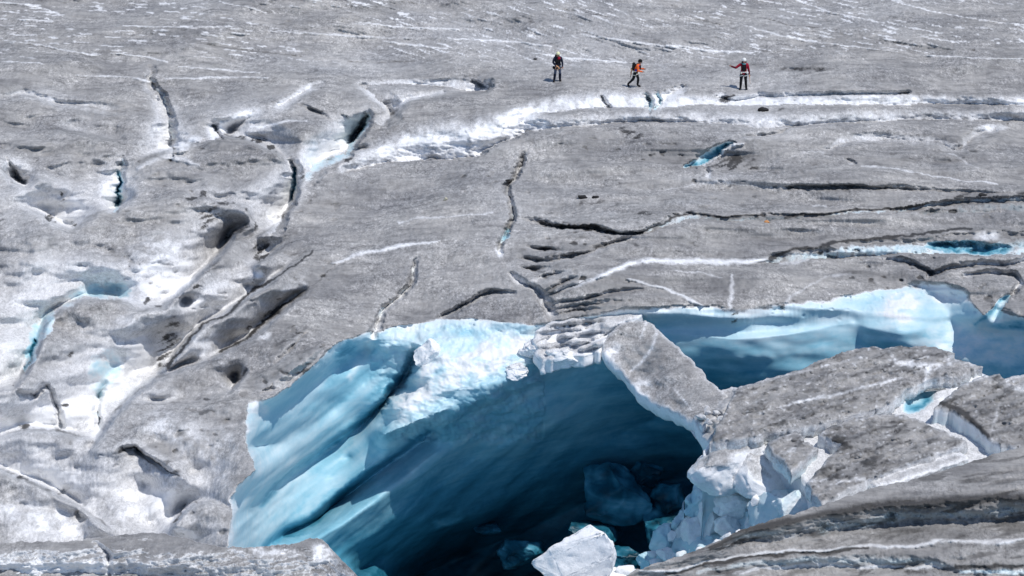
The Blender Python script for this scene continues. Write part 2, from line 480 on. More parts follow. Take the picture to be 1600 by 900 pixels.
    cr([(1290,240,12,10,.1),(1310,226,16,8,.5),(1340,219,14,8,.6),(1400,219,14,8,.5),(1470,224,14,10,.5),(1495,235,14,18,.8),(1520,215,14,14,.5),(1555,204,10,8,.2)], pu=1.2, Wu=.5, Wd=.3, cu=1.0)
    spot(1548,200,34,9,-3,W=.7); spot(1330,252,15,6,22,h=-.2,W=.7)
    vein([(1350,258,1.6),(1400,264,2),(1470,278,2.0),(1556,287,1.6)], W=.85); vein([(1475,238,1.2),(1510,255,2),(1530,262,1.4)], W=.6)
    vein([(1210,252,1.2),(1260,238,1.6),(1290,240,1.2)], W=.4); vein([(1370,248,1),(1430,245,1.4)], W=.4)
    cr([(1225,296,6,4,.1),(1250,294,6,3,.2),(1350,293,6,3,.25),(1440,297,6,3,.2),(1500,300,5,3,.12),(1600,303,5,3,.08)], pu=1.0, Wu=-.1, line=.6, lw=1.6)
    vein([(1040,296,1.2),(1130,284,1.6),(1190,294,1.5),(1240,302,2)], W=.35)
    spot(1500,306,36,5,-8,D=.5)
    # ---- centre: long fracture, dark bands
    cr([(824,238,5,6,.1),(812,262,6,9,.6),(800,285,6,10,1.0),(792,297,5,8,.5),(800,320,6,8,.3),(804,338,6,8,.5),(798,352,6,9,1.2),(786,374,6,10,1.5),(779,392,6,6,.5)], Wu=.35, Bd=.08, Dd=.3)
    spot(795,286,9,10,30,D=.65); spot(790,368,7,16,28,B=.5,D=.2)
    spot(778,394,8,10,0,W=.8)
    spot(930,318,64,8,3,D=.55); spot(1005,333,16,5,3,D=.9); spot(860,330,60,10,-8,D=.3)
    cr([(815,342,6,5,.1),(850,350,8,6,.4),(890,357,8,4,.8),(930,358,7,4,.8),(970,365,6,3,.5),(1000,367,6,3,.5)], pu=1.0, Du=.55, Dd=.2)
    spot(920,356,64,6,4,D=.95); spot(870,352,40,8,10,D=.5); spot(905,348,60,11,6,D=.25); spot(960,338,60,12,0,D=-.15,W=.15)
    cr([(1000,367,4,3,.1),(1020,362,9,4,.3),(1046,350,11,6,.4),(1076,341,11,6,.38),(1120,342,8,4,.25),(1160,345,8,3,.25),(1197,343,9,4,.28),(1250,342,8,3,.28),(1337,333,7,3,.25),(1414,331,6,3,.2),(1440,324,5,4,.3),(1480,318,7,4,.4),(1600,312,8,5,.3)],
       pu=.5, pd=.6, Bu=.13, Wu=.0, Du=.3, line=.0)
    vein([(1004,365,1.4),(1030,353,1.7),(1050,341,1.6),(1076,333,1.3),(1120,336,1.2),(1197,337,1.0)], W=-.2, D=.7)
    vein([(1230,340,1.4),(1260,335,1.9),(1337,327,1.9),(1414,326,1.6),(1450,318,1.4)], W=-.2, D=.8)
    cr([(1440,333,6,3,.3),(1480,333,18,3,.8),(1540,331,22,3,1.1),(1600,330,24,3,1.3),(1680,330,24,3,1.3)], pu=.7, pd=.5, Bu=.12, Du=.5)
    vein([(1480,308,2),(1540,306,2.5),(1600,303,2.5)], W=.15, D=.3)
    vein([(1270,322,1.5),(1290,322,2)], W=.7)
    # lower trough with the second pool
    cr([(1190,412,8,3,.1),(1210,410,14,3,.4),(1262,405,18,3,.7),(1300,402,19,3,.8),(1355,397,21,4,.9),(1420,396,25,4,1.1),(1477,398,33,4,1.5),(1530,398,37,4,1.7),(1582,396,34,4,1.5),(1640,394,34,4,1.3),(1700,392,30,4,1.0)],
       pu=.62, pd=.5, Bu=.22, Wu=.0, Du=.30)
    vein([(1205,403,2.2),(1236,391,2.6),(1285,382,2.4),(1345,375,2.0),(1390,371,1.8),(1432,365,1.6),(1480,360,1.4),(1516,357,1.4)], W=-.2, D=.85)
    spot(1516,387,72,12,2,h=-.3,B=.60,p=.55); spot(1540,370,30,13,0,W=.9,B=-.45); spot(1585,385,14,14,0,B=-.1)
    vein([(1430,377,2),(1450,382,2),(1486,394,2)], W=.6, B=-.2)
    spot(1280,393,6,6,0,D=.8)
    # veins and flow lines between troughs
    vein([(866,455,1.5),(895,447,3),(925,438,3.4),(950,424,3.4),(982,411,3.6),(1027,408,4.0),(1100,409,4.2),(1170,409,4.6),(1205,404,3.0)], W=1.1, h=.1)
    vein([(978,436,1.2),(1000,440,2.6),(1026,448,3),(1060,460,2.6),(1097,475,1.6)], W=1.0, h=.08)
    vein([(1050,422,1.2),(1100,426,2.0),(1128,434,1.4)], W=.6)
    vein([(1143,428,2),(1142,450,5),(1143,482,5)], W=.75); spot(1147,490,12,16,0,D=.95); spot(1221,479,8,9,0,D=.7)
    vein([(1224,478,3),(1232,462,4),(1260,448,2),(1300,434,1.5)], W=.5)
    vein([(1305,433,3),(1330,426,3)], W=.6); vein([(1220,411,2),(1240,409,5),(1262,406,2)], W=.7)
    cr([(1340,398,4,4,.1),(1390,404,6,5,.3),(1430,415,6,5,.35),(1455,428,8,6,.5)], Wu=.7, Wd=.3)
    cr([(1456,432,10,5,.5),(1470,428,10,5,.5),(1490,418,8,5,.4),(1530,412,9,5,.4),(1570,416,9,5,.4),(1610,404,8,5,.3)], Wu=.75, Wd=.3, Bu=.08)
    cr([(1505,432,6,5,.3),(1545,426,8,5,.4),(1585,430,8,6,.5),(1592,442,7,7,.6),(1584,458,6,7,.5)], Wu=.8, Wd=.5)
    cr([(1550,470,6,10,-.1),(1590,488,6,8,-.2)])
    # ripples of the confluence above the ice bridge
    cr([(800,432,8,6,.2),(830,448,10,8,.5),(856,476,12,10,.5),(862,494,10,10,.3)], Wu=.5, Wd=.45)
    for a, (x0, y0, x1, y1) in enumerate([(838,468,930,436),(850,478,1000,452),(856,486,960,468),(846,456,905,432),(862,494,935,480),(830,440,890,424)]):
        cr([(x0,y0,4,4,.05),((x0+x1)/2,(y0+y1)/2-2,5,5,.35),(x1,y1,4,4,.05)], Wu=.45, line=.5, lw=1.5)
    for (x0, y0, x1, y1) in [(820,382,880,392),(808,402,870,408),(815,420,862,416),(850,408,930,392),(900,398,1000,366)]:
        cr([(x0,y0,6,5,.05),((x0+x1)/2,(y0+y1)/2+3,8,6,.4),(x1,y1,6,5,.05)], Wd=.2, Du=.3, line=.3, lw=2)
    spot(900,375,70,12,-4,D=.22)
    vein([(520,412,1.4),(548,399,3),(607,388,3),(660,381,2),(690,378,1)], W=.9, h=.06)
    vein([(620,347,1),(656,342,2),(730,334,2.2),(768,331,1.2)], W=.6)
    spot(700,345,90,30,0,W=-.1)
    cr([(652,402,6,5,.1),(648,424,7,6,.4),(641,450,7,7,.7),(620,468,7,8,.6),(600,482,8,8,.8),(592,500,9,8,1.0),(586,520,10,10,1.0)], Wu=.8, Wd=.1, Bd=.1, line=.3, lw=1.5)
    cr([(692,494,6,8,.4),(730,473,6,9,.5),(772,455,8,9,.5),(802,458,6,6,.2)], Wd=.35, Wu=.3, Bd=.08)
    cr([(500,545,8,8,-.2),(470,570,10,20,-.5),(430,598,10,30,-.3)], Dd=.3); spot(478,578,24,14,-35,D=.75); spot(455,520,60,14,-22,D=.38); spot(432,548,36,12,-30,D=.3)
    # ---- left: blocks, gullies, hollows
    cr([(190,250,8,10,.2),(186,268,10,18,.9),(184,290,12,26,1.5),(185,316,9,22,1.5),(180,330,8,12,.6)], pu=.7, pd=1.3, Wd=.35, Bu=.2)
    cr([(186,270,3,3,.3),(185,285,4,4,1.0),(185,318,5,4,1.8)], Bu=.5, Bd=.35)
    vein([(215,262,3),(250,248,4),(285,250,4),(308,258,3)], W=.45, h=.08)
    cr([(12,252,6,8,.2),(24,276,7,10,.6),(36,288,10,8,.6),(44,278,6,8,.2)], Du=.3, Wd=.3)
    spot(80,341,13,10,35,D=.95); spot(113,350,6,8,15,D=.85); spot(96,306,5,12,10,D=.8); spot(115,318,24,14,20,W=.6); spot(0,345,14,40,0,D=.5)
    spot(250,410,66,58,30,W=.42,p=.8); spot(215,460,40,20,0,W=.3); spot(170,290,30,24,40,W=.3)
    cr([(456,252,6,10,.4),(461,270,6,20,1.2),(459,295,6,34,2.0),(456,314,6,40,1.9),(444,335,10,40,1.0),(432,356,14,26,.4)], pu=.7, pd=1.2, Wd=.8, cd=.95)
    cr([(460,262,2.5,3.5,.6),(461,285,3,4,1.4),(458,308,2.5,4,1.2)], Bu=.62, Bd=.62)
    spot(474,275,8,12,10,D=.6); spot(474,300,10,10,-30,D=.35)
    spot(408,392,24,18,-30,D=1.0); spot(380,366,18,24,35,D=.5); spot(330,338,28,22,10,D=.75); spot(315,355,26,12,20,D=.55); spot(345,378,26,14,-50,D=.55)
    spot(355,315,20,8,-8,D=.55); spot(318,300,8,14,10,D=.8); spot(300,312,22,7,10,D=.8); spot(385,320,8,10,0,D=.65); spot(440,338,26,4,-12,D=.6); spot(398,352,4,14,0,D=.7)
    spot(300,452,26,7,-45,D=.5); spot(330,420,30,8,-45,D=.45)
    spot(405,430,9,10,0,W=1.0); spot(396,440,4,8,0,D=.7); spot(330,462,50,24,-38,W=.3); spot(320,540,50,28,-35,W=.3)
    spot(422,494,36,9,-28,D=.75); spot(393,515,18,8,20,D=.75); spot(436,466,8,4,-10,D=.7); spot(460,395,40,6,-36,D=.35); spot(425,402,18,4,-25,D=.6); spot(447,386,18,3,-35,D=.7)
    vein([(490,392,1.5),(437,430,2),(392,458,2.4),(350,494,2.2),(315,508,2.2),(285,545,2.4),(262,575,2.4)], W=-.2, D=.6); vein([(520,420,1),(437,484,2.2),(385,526,2.6),(345,550,2)], W=-.2, D=.6)
    spot(415,525,20,12,-40,W=.5); spot(470,440,60,16,-40,W=.22)
    cr([(430,566,5,5,.1),(455,545,5,5,.2),(480,520,5,5,.1)], line=.4, lw=1.4); cr([(362,605,4,5,.3),(370,595,4,5,.4),(382,580,4,5,.2)], Wu=.6, line=.3, lw=1.4)
    # turquoise hollows between the blocks
    spot(165,452,52,17,0,B=.26,W=.3,p=.7); spot(196,456,13,12,0,B=.20,D=.1); spot(112,470,24,12,-30,B=.15,W=.2,p=.7); spot(66,512,18,36,28,B=.30,W=.2,p=.7); spot(50,552,11,28,22,B=.34,p=.7)
    cr([(58,535,3,4,.2),(50,556,3.5,4,1.0),(44,570,3,4,.8),(40,578,3,3,.2)], Bu=.55, Bd=.55)
    spot(228,470,7,10,30,D=.85); spot(150,484,20,6,0,D=.3); spot(190,520,10,30,-20,D=.18)
    spot(265,530,28,54,18,D=.62); spot(255,565,14,30,15,D=.4); spot(215,555,26,40,0,W=.4); spot(200,520,40,40,0,W=.2)
    spot(108,552,7,10,0,D=.6)
    spot(163,583,33,46,0,W=.5,B=.22,p=.8); cr([(166,600,8,10,.1),(154,625,7,10,.4),(152,650,5,8,.5),(152,690,4,6,.1)], Bu=.10, Bd=.10, Wu=.3, Wd=.3)
    cr([(70,600,5,6,.1),(80,612,5,6,.5),(90,635,6,6,.4),(98,668,8,6,.3)], Wu=.6, line=.5, lw=2); cr([(30,612,5,6,.2),(55,618,6,6,.3),(72,602,5,6,.2)], line=.6, lw=2)
    spot(102,634,8,7,-40,D=.8); spot(40,666,18,3.5,0,D=.8); spot(30,640,60,36,0,D=.2); spot(100,660,16,16,0,W=.5)
    spot(320,625,22,5,5,D=.6); spot(255,665,44,30,25,W=.42); spot(300,690,40,44,30,W=.3); spot(250,610,70,16,-12,D=.3); spot(350,690,30,60,0,W=.2)
    cr([(184,706,5,6,.1),(196,698,5,6,.35),(210,697,5,6,.4),(230,715,6,7,.35),(262,735,6,8,.25),(285,745,6,6,.05)], line=.6, lw=2.2); spot(272,732,26,10,40,D=.45)
    spot(238,790,12,40,-14,D=.3); spot(195,790,34,40,20,W=.3); spot(278,780,24,42,10,W=.35); spot(100,745,80,22,14,W=.3); spot(60,812,110,30,10,W=.45)
    spot(20,745,60,9,18,D=.25)
    cr([(270,815,4,6,.2),(282,802,4,6,.35),(292,790,4,5,.2)], line=.5, lw=1.6); spot(318,800,22,20,0,D=.35)
    spot(290,832,24,10,20,W=.8); spot(350,765,16,10,-30,B=.10,D=.25)
    spot(250,520,300,360,0,W=.03,p=.5)
    # scattered stones' dirt
    spot(560,330,120,40,0,W=.03)
glacier_features(F)

# ---- the great hole: rim and the folded walls inside it
RIM = [(470,1040),(400,1000),(362,940),(355,880),(358,850),(364,806),(358,780),(372,760),(386,750),(398,735),(390,716),(385,690),(383,640),(390,622),(416,625),(450,604),(478,582),(500,562),(514,545),(536,532),(552,528),(580,514),
       (586,520),(620,506),(660,503),(690,492),(704,496),(760,498),(800,503),(840,506),(860,503),(900,497),(940,489),(980,482),(1004,479),(1060,475),(1120,475),(1150,483),(1172,482),(1222,473),(1250,471),(1290,466),(1340,456),(1392,446),(1430,438),(1456,440),(1492,445),
       (1508,452),(1520,474),(1534,492),(1550,481),(1570,462),(1586,456),(1582,468),(1566,486),(1600,492),(1680,494),(1760,500),(1790,560),(1792,1070),(900,1084),(560,1080)]
CURVES = [
 # lip under which the first fold starts
 [(650,520,-0.60),(640,545,-1.33),(627,575,-2.29),(590,628,-3.49),(559,657,-4.50),(509,693,-4.76),(467,723,-4.76),(433,754,-4.76),(407,784,-4.62),(392,806,-4.23)],
 [(648,552,-2.29),(634,585,-3.25),(596,638,-4.58),(564,667,-5.12),(514,702,-5.75),(472,732,-5.68),(438,763,-5.55),(412,792,-5.29),(396,812,-4.89)],
 # the upper wall bulges
 [(420,660,-1.58),(450,640,-1.72),(500,600,-1.85),(540,570,-1.98),(575,545,-1.69)],
 [(400,700,-2.38),(450,690,-3.30),(520,640,-3.57),(570,600,-2.89),(600,560,-1.93)],
 # ledge that catches the sun
 [(640,532,-.7),(686,548,-.95),(730,520,-.55),(790,512,-.4),(828,520,-.5)],
 [(650,585,-1.75),(690,570,-1.35),(740,560,-1.15),(800,560,-1.2),(840,570,-1.6)],
 [(618,640,-2.7),(650,620,-2.3),(700,610,-2.05),(760,600,-1.9),(815,592,-1.9)],
 [(596,682,-3.5),(640,664,-3.1),(690,645,-2.8),(740,628,-2.7),(790,612,-2.7),(845,600,-2.6)],
 [(545,715,-5.94),(500,745,-6.21),(460,775,-6.21),(425,805,-5.94),(398,830,-5.29)],
 # second fold
 [(667,668,-4.24),(614,704,-5.10),(570,733,-5.67),(526,771,-6.84),(488,803,-7.09),(441,822,-6.84),(407,847,-6.21),(385,862,-5.72)],
 [(676,674,-5.44),(622,713,-6.23),(578,743,-6.68),(534,781,-7.83),(496,812,-8.08),(449,832,-7.71),(414,856,-6.96),(390,872,-6.21)],
 [(720,655,-4.1),(780,625,-3.7),(850,600,-3.3),(930,575,-2.9)],
 # lower wall
 [(700,690,-5.6),(640,740,-6.4),(580,785,-6.8),(530,822,-7.1),(480,850,-7.1),(430,880,-6.6)],
 [(900,640,-5.2),(820,680,-6.1),(745,715,-7.0),(690,760,-8.0),(620,810,-8.5),(560,845,-8.6),(500,880,-8.4)],
 [(1040,640,-6.6),(960,690,-8.0),(880,720,-8.7),(800,760,-9.5),(720,810,-10.5),(640,850,-11.0),(560,890,-11.0)],
 # floor
 [(1100,740,-11.0),(1000,760,-11.4),(900,790,-12.2),(820,830,-13.5),(720,870,-15.2),(640,905,-15.5)],
 [(1180,800,-12.0),(1050,850,-12.6),(950,880,-13.4),(850,900,-15.5),(750,930,-16.8),(640,960,-15)],
 [(1500,760,-9.0),(1300,860,-13.0),(1100,930,-15),(900,980,-16),(700,1000,-14)],
 # right hand wall behind the bridge and the slabs
 [(940,503,-.38),(1000,494,-.38),(1060,490,-.36),(1150,498,-.36),(1250,487,-.36),(1345,471,-.36)],
 [(930,530,-1.25),(1000,520,-1.1),(1060,515,-1.0),(1150,520,-.92),(1250,512,-.98),(1340,500,-1.15)],
 [(960,570,-2.6),(1060,560,-2.35),(1150,562,-2.1),(1250,553,-2.1),(1340,540,-2.2),(1420,548,-2.1),(1500,560,-2.3),(1620,585,-2.8)],
 [(1000,610,-4.4),(1100,610,-4.2),(1200,610,-3.9),(1300,600,-3.8),(1420,590,-3.6),(1550,610,-3.9),(1700,640,-4.0)],
 [(1100,670,-7.4),(1250,670,-7.4),(1420,660,-7.2),(1600,680,-7.0)],
 # sunlit buttress in that wall
 [(1398,449,-.05),(1418,446,-.05),(1432,446,-.1)], [(1376,480,-.62),(1410,480,-.45),(1434,478,-.55)], [(1352,512,-1.2),(1400,513,-.95),(1441,513,-1.1)],
 [(1352,532,-1.75),(1400,534,-1.6),(1446,532,-1.65)],
 [(1470,472,-.66),(1484,490,-1.0)], [(1480,502,-1.22),(1510,524,-1.5),(1560,534,-1.6),(1600,536,-1.58),(1700,540,-1.6)],
 # turquoise crack on the right
 [(1580,461,-.3),(1560,482,-.5),(1542,498,-.5),(1530,510,-.75)], [(1545,510,-.75),(1600,512,-.8),(1680,514,-.8)],
]
AX0, AY0, AST = 330.0, 410.0, 2.0
AW, AH = int((1800 - AX0) / AST), int((1090 - AY0) / AST)
gx, gy = np.meshgrid(AX0 + AST * np.arange(AW), AY0 + AST * np.arange(AH))
fixed = ~inside(RIM, gx, gy)
vals = np.zeros_like(gx)
for c in CURVES:
    raster(fixed, vals, c, AX0, AY0, AST)
# keep the outside at zero
out = ~inside(RIM, gx, gy); vals[out] = 0
PIT = laplace(fixed, vals)
for _ in range(4):
    p = np.pad(PIT, 1, mode='edge')
    sm = (p[:-2, 1:-1] + p[2:, 1:-1] + p[1:-1, :-2] + p[1:-1, 2:] + 4 * PIT) / 8
    PIT = sm
for k_ in range(9):
    p = np.pad(PIT, 1, mode='edge')
    sm = (p[:-2, 1:-1] + p[2:, 1:-1] + p[1:-1, :-2] + p[1:-1, 2:] + 4 * PIT) / 8
    wq = sstep(960, 1060, gx) * inside(RIM, gx, gy)
    PIT = PIT + wq * (sm - PIT)
pit = inside(RIM, F.X, F.Y)
lx = 4.5 * fbm2(wx * .35, wy * .35, 2, 1.0, .35) * nearf; ly = 3.0 * fbm2(wx * .35, wy * .35, 2, 9.0, .35) * nearf
pz = np.where(pit, np.minimum(bilin(PIT, px + lx, py + ly, AX0, AY0, AST), -.01), 0.0)

# large swells and fine relief of the open surface
sw = .85 * fbm2(wx * .085, wy * .07, 2, 20, .4) + .14 * fbm2(wx * .35, wy * .3, 2, 25)
lft = sstep(640, 300, px) * sstep(100, 240, py)
# the blocks on the left: heights carried by folds where a nearer block hides the hollow behind it
def fold(pts, off=2.6):
    P = np.array(pts, float); T = np.gradient(P[:, :2], axis=0); T /= np.linalg.norm(T, axis=1)[:, None]
    n = np.stack([T[:, 1], -T[:, 0]], -1)
    lo = [(x + a * off, y + b * off, min(1, -l / .62)) for (x, y, l, h), (a, b) in zip(pts, n)]
    hi = [(x - a * off, y - b * off, 0.0) for (x, y, l, h), (a, b) in zip(pts, n)]
    return [lo, hi]
LC = []; FOLDS = []
# travelling left to right: first value is the hollow above the line, second the crest below it
for f_ in ([(40,326,-.2,0),(62,333,-.6,.15),(85,351,-.8,.25),(110,359,-.7,.3),(135,344,-.4,.3),(160,332,0,.25)],
           [(24,604,-.5,.0),(34,590,-.9,0.05),(48,565,-1.2,.05),(62,530,-1.1,.15),(76,502,-.9,.25),(100,482,-.8,.3),(128,466,-.8,.35),(160,464,-.85,.3),(185,468,-.8,.2),(205,474,-.3,.1)],
           [(252,478,-.5,-.1),(272,467,-.6,-.05),(296,447,-.6,0),(322,419,-.6,.05),(345,393,-.6,.05),(367,363,-.6,0),(388,348,-.4,-.1)],
           [(243,590,-1.3,-.1),(262,576,-1.1,0),(285,546,-1.0,.05),(315,508,-.6,.05),(350,494,-.5,.05),(392,459,-.5,.1),(437,430,-.35,.1),(490,392,0,.1)],
           [(325,563,-.2,.05),(345,551,-.5,.1),(385,528,-.55,.15),(437,486,-.5,.2),(480,456,-.2,.15)],
           [(140,700,-.3,0),(152,680,-.8,.05),(175,650,-1.0,.15),(200,623,-1.0,.3),(240,594,-1.1,.35),(290,573,-.4,.3),(350,562,0,.2)],
           [(-50,715,-.3,.3),(0,733,-.4,.4),(60,756,-.5,.4),(120,789,-.5,.35),(172,829,-.3,.1)],
           [(346,206,-.3,0),(358,212,-.6,.1),(400,221,-.7,.2),(432,235,-.6,.15),(445,252,-.3,0)],
           [(490,264,-.3,0),(505,254,-.5,.1),(525,241,-.6,.2),(560,235,-.45,.25),(590,231,-.1,.2)],
           [(206,632,-.1,.0),(260,629,-.2,.15),(320,633,-.15,.15),(360,630,0,.05)],
           [(210,492,-.1,0),(230,484,-.3,.05),(250,480,-.4,-.1)],
           [(215,252,-.1,.05),(245,240,-.5,.1),(267,233,-.9,.15),(290,229,-.4,.25),(330,222,-.2,.2),(350,216,-.1,.1)],
           [(165,331,-.4,.25),(182,327,-.9,.3),(196,318,-.5,.25),(215,300,-.1,.15)],
           [(405,368,-.25,0),(440,346,-.35,.05),(461,314,-.5,.1),(467,275,-.35,.1),(470,252,-.1,.05)],
           [(540,236,-.35,.1),(556,220,-.5,.1),(572,195,-.45,.1),(580,178,-.15,.05)],
           [(600,184,-.4,.1),(612,179,-.6,.1),(640,160,-.3,.1),(690,148,-.3,.05),(757,143,-.5,.1),(775,130,0,0)],
           [(0,158,-.1,0),(40,150,-.25,.05),(90,163,-.3,.1),(150,170,-.25,.1),(200,176,-.05,.05)],
           [(236,140,-.3,0),(250,156,-.4,.05),(232,120,-.1,0)],
           [(300,128,-.1,0),(240,131,-.2,.05),(200,122,-.1,0)],
           [(0,262,-.1,.0),(22,284,-.5,.1),(38,294,-.5,.15),(60,280,-.1,.1)],
           [(-60,602,-.4,0),(0,608,-.6,0),(24,604,-.6,0)],
           [(-60,690,-.3,0),(0,682,-.5,0),(40,670,-.6,0),(95,674,-.7,0),(140,684,-.6,0)],
           [(285,746,-.05,0),(262,736,-.12,0),(235,717,-.18,0),(212,699,-.18,0),(196,700,-.14,0),(184,708,-.05,0)],
           [(268,820,-.5,0),(282,804,-.6,0),(300,789,-.5,0),(330,783,-.3,0),(354,794,-.1,0)],
           [(285,306,-.1,0),(300,314,-.22,0),(318,306,-.24,0),(340,317,-.24,0),(365,319,-.2,0),(385,328,-.24,0),(398,352,-.3,0)],
           [(70,196,-.1,0),(110,206,-.3,0),(160,214,-.3,0),(200,228,-.1,0)],
           [(400,412,-.4,0),(425,400,-.4,0),(450,384,-.2,0),(480,372,-.05,0)],
           [(360,610,-.3,0),(372,594,-.5,0),(384,578,-.2,0)]):
    LC += fold(f_); FOLDS.append(f_)
for cx0, cy0, r_, z_ in [(240,350,10,1),(60,375,14,1),(135,486,8,1),(250,612,10,1),(100,690,10,.95),(440,575,14,1),(370,660,14,1),
                          (178,585,14,.2),(158,625,8,.05),(268,525,11,.2),(250,570,8,.0),(230,765,8,.3),(238,790,7,.35),(241,818,7,.2),(410,392,8,.5),(330,345,10,.7),(540,420,20,1),(480,215,10,1),(660,190,14,1),(200,430,10,.45),(90,455,8,.4),(290,470,6,.4),(130,800,10,.45),(300,740,10,.7)]:
    a_ = np.linspace(0, 2 * math.pi, 14)
    LC.append([(cx0 + r_ * math.cos(t), cy0 + r_ * .8 * math.sin(t), 1 - z_) for t in a_])
LX0, LY0, LST = -70.0, 106.0, 2.0
lw_, lh_ = int((800 - LX0) / LST), int((880 - LY0) / LST)
fx_ = np.zeros((lh_, lw_), bool); vl_ = np.zeros((lh_, lw_))
for c in LC: raster(fx_, vl_, c, LX0, LY0, LST)
raster(fx_, vl_, [(-60,858,.5),(100,852,.5),(200,840,.55),(300,852,.5),(345,862,.2)], LX0, LY0, LST)
fx_[0] = True; fx_[:, -1] = True; vl_[0] = 0; vl_[:, -1] = 0
gx2, gy2 = np.meshgrid(LX0 + LST * np.arange(lw_), LY0 + LST * np.arange(lh_))
ins = inside(RIM, gx2, gy2); fx_[ins] = True; vl_[ins] = 0
LFT = laplace(fx_, vl_)          # 0 on the crowns of the blocks, 1 in the hollows
for _ in range(7):
    p = np.pad(LFT, 1, mode='edge'); LFT = (p[:-2, 1:-1] + p[2:, 1:-1] + p[1:-1, :-2] + p[1:-1, 2:] + 2 * LFT) / 6
inl = (F.X > LX0) & (F.X < 796) & (F.Y > LY0) & (F.Y < 876)
hol = np.where(inl, np.clip(bilin(LFT, px + 1.4 * lx, py + 1.4 * ly, LX0, LY0, LST), 0, 1), 0) * ~pit
lz = -(1.25 + 1.55 * sstep(140, 420, py)) * hol ** 1.3
F.D = np.clip(F.D + .17 * lft * sstep(.16, .0, hol) * np.clip(.8 + .8 * fbm2(wx * .3, wy * .25, 3, 181), 0, 1.4) * ~pit, 0, 1)
F.W += .46 * sstep(.04, .80, hol) * (.95 + .3 * fbm2(wx * .4, wy * .3, 3, 67))
bw = fbm2(wx * .26 + .06 * wy + .25 * fbm2(wx * .2, wy * .2, 2, 118), wy * .19, 2, 101, .35)
bil = np.sqrt(bw ** 2 + .003)
cre = sstep(.10, .015, np.abs(bw)) * sstep(-.1, .35, fbm2(wx * .35, wy * .3, 2, 121))
F.D = np.clip(F.D + .28 * lft * cre * ~pit, 0, 1)
sw = sw * (1 - .3 * lft) + lft * .40 * (bil - .3) + lz + lft * .22 * fbm2(wx * .45, wy * .38, 3, 110, .5)
for f_ in FOLDS:
    F.vein([(x, y - 1, 1.2 + 1.6 * min(1, h - l)) for x, y, l, h in f_], W=-.1, D=.36)
far = sstep(140, 60, py)
th = .16
thv = .05 + .13 * sstep(300, 1100, px)
qa = (px * np.cos(thv) + py * np.sin(thv)) / 34.0; qb = (-px * np.sin(thv) + py * np.cos(thv)) / 3.4
st = fbm2(qa, qb, 4, 31) * np.where(infr, 1, 0)
band = sstep(.30, .60, st) * sstep(120, 70, py) * sstep(-.25, .25, fbm2(px / 210., py / 40., 2, 40) + .10)
F.W += .75 * band
dk = sstep(.30, .62, -st) * sstep(118, 60, py)
F.D = np.clip(F.D + .16 * dk, 0, 1)
sw = sw + far * (.05 * st)
rid = fbm2(wx * .08 + wy * .05, wy * .30, 3, 52, .42)          # low ridges along the flow on the right
rgt = sstep(780, 960, px) * sstep(180, 260, py)
sw = sw + rgt * .42 * rid
F.W += rgt * .2 * sstep(.25, .6, rid) - rgt * .16; F.D = np.clip(F.D + rgt * .06, 0, 1)
F.D = np.clip(F.D + rgt * .25 * sstep(.2, .6, -rid), 0, 1)
F.W += .16 * fbm2(wx * .16, wy * .12, 4, 61) + .24 * fbm2(wx * .05, wy * .045, 2, 63) + .07 + .07 * sstep(920, 740, px) * sstep(160, 260, py) + .06 * sstep(140, 20, py)
sw = sw * np.where(infr, 1, .8) * np.where(wy > 400, 0.2, 1)
db = fbm2(wx * .10 - wy * .03, wy * .30 + .5 * fbm2(wx * .08, wy * .08, 2, 170), 4, 171, .55)
F.D = np.clip(F.D + .30 * sstep(.22, .6, db) * sstep(100, 240, py) * (.4 + .6 * sstep(500, 850, px)), 0, 1)
cup = sstep(.50, .66, fbm2(wx * 1.5, wy * 1.2, 2, 175)) * sstep(120, 260, py) * sstep(-.1, .3, fbm2(wx * .15, wy * .15, 2, 176))
F.D = np.clip(F.D + .38 * cup, 0, 1); sw = sw - .05 * cup
edge = np.where(pit, np.clip(1 + pz / 1.2, 0, 1), 1.0)
Z = F.H * edge + pz + sw * edge
Z = np.maximum(Z, -18)

# colour of the walls: blue ice, with the hole's shade painted in with depth
Wp, Bp, Dp = np.ones_like(px), np.zeros_like(px), np.zeros_like(px)
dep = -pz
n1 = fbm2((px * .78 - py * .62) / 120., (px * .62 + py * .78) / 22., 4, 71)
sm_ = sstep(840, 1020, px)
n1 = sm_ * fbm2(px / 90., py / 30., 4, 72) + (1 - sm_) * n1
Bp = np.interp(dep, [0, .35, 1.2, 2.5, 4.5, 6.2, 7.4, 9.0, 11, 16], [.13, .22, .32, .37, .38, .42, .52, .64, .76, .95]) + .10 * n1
# painted shade on the right hand wall deepens faster on the way down
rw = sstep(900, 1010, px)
Bp = Bp + rw * np.interp(dep, [0, .3, 1.2, 2.2, 3.2, 4.5, 8], [.0, .01, .0, .05, .16, .20, .05])
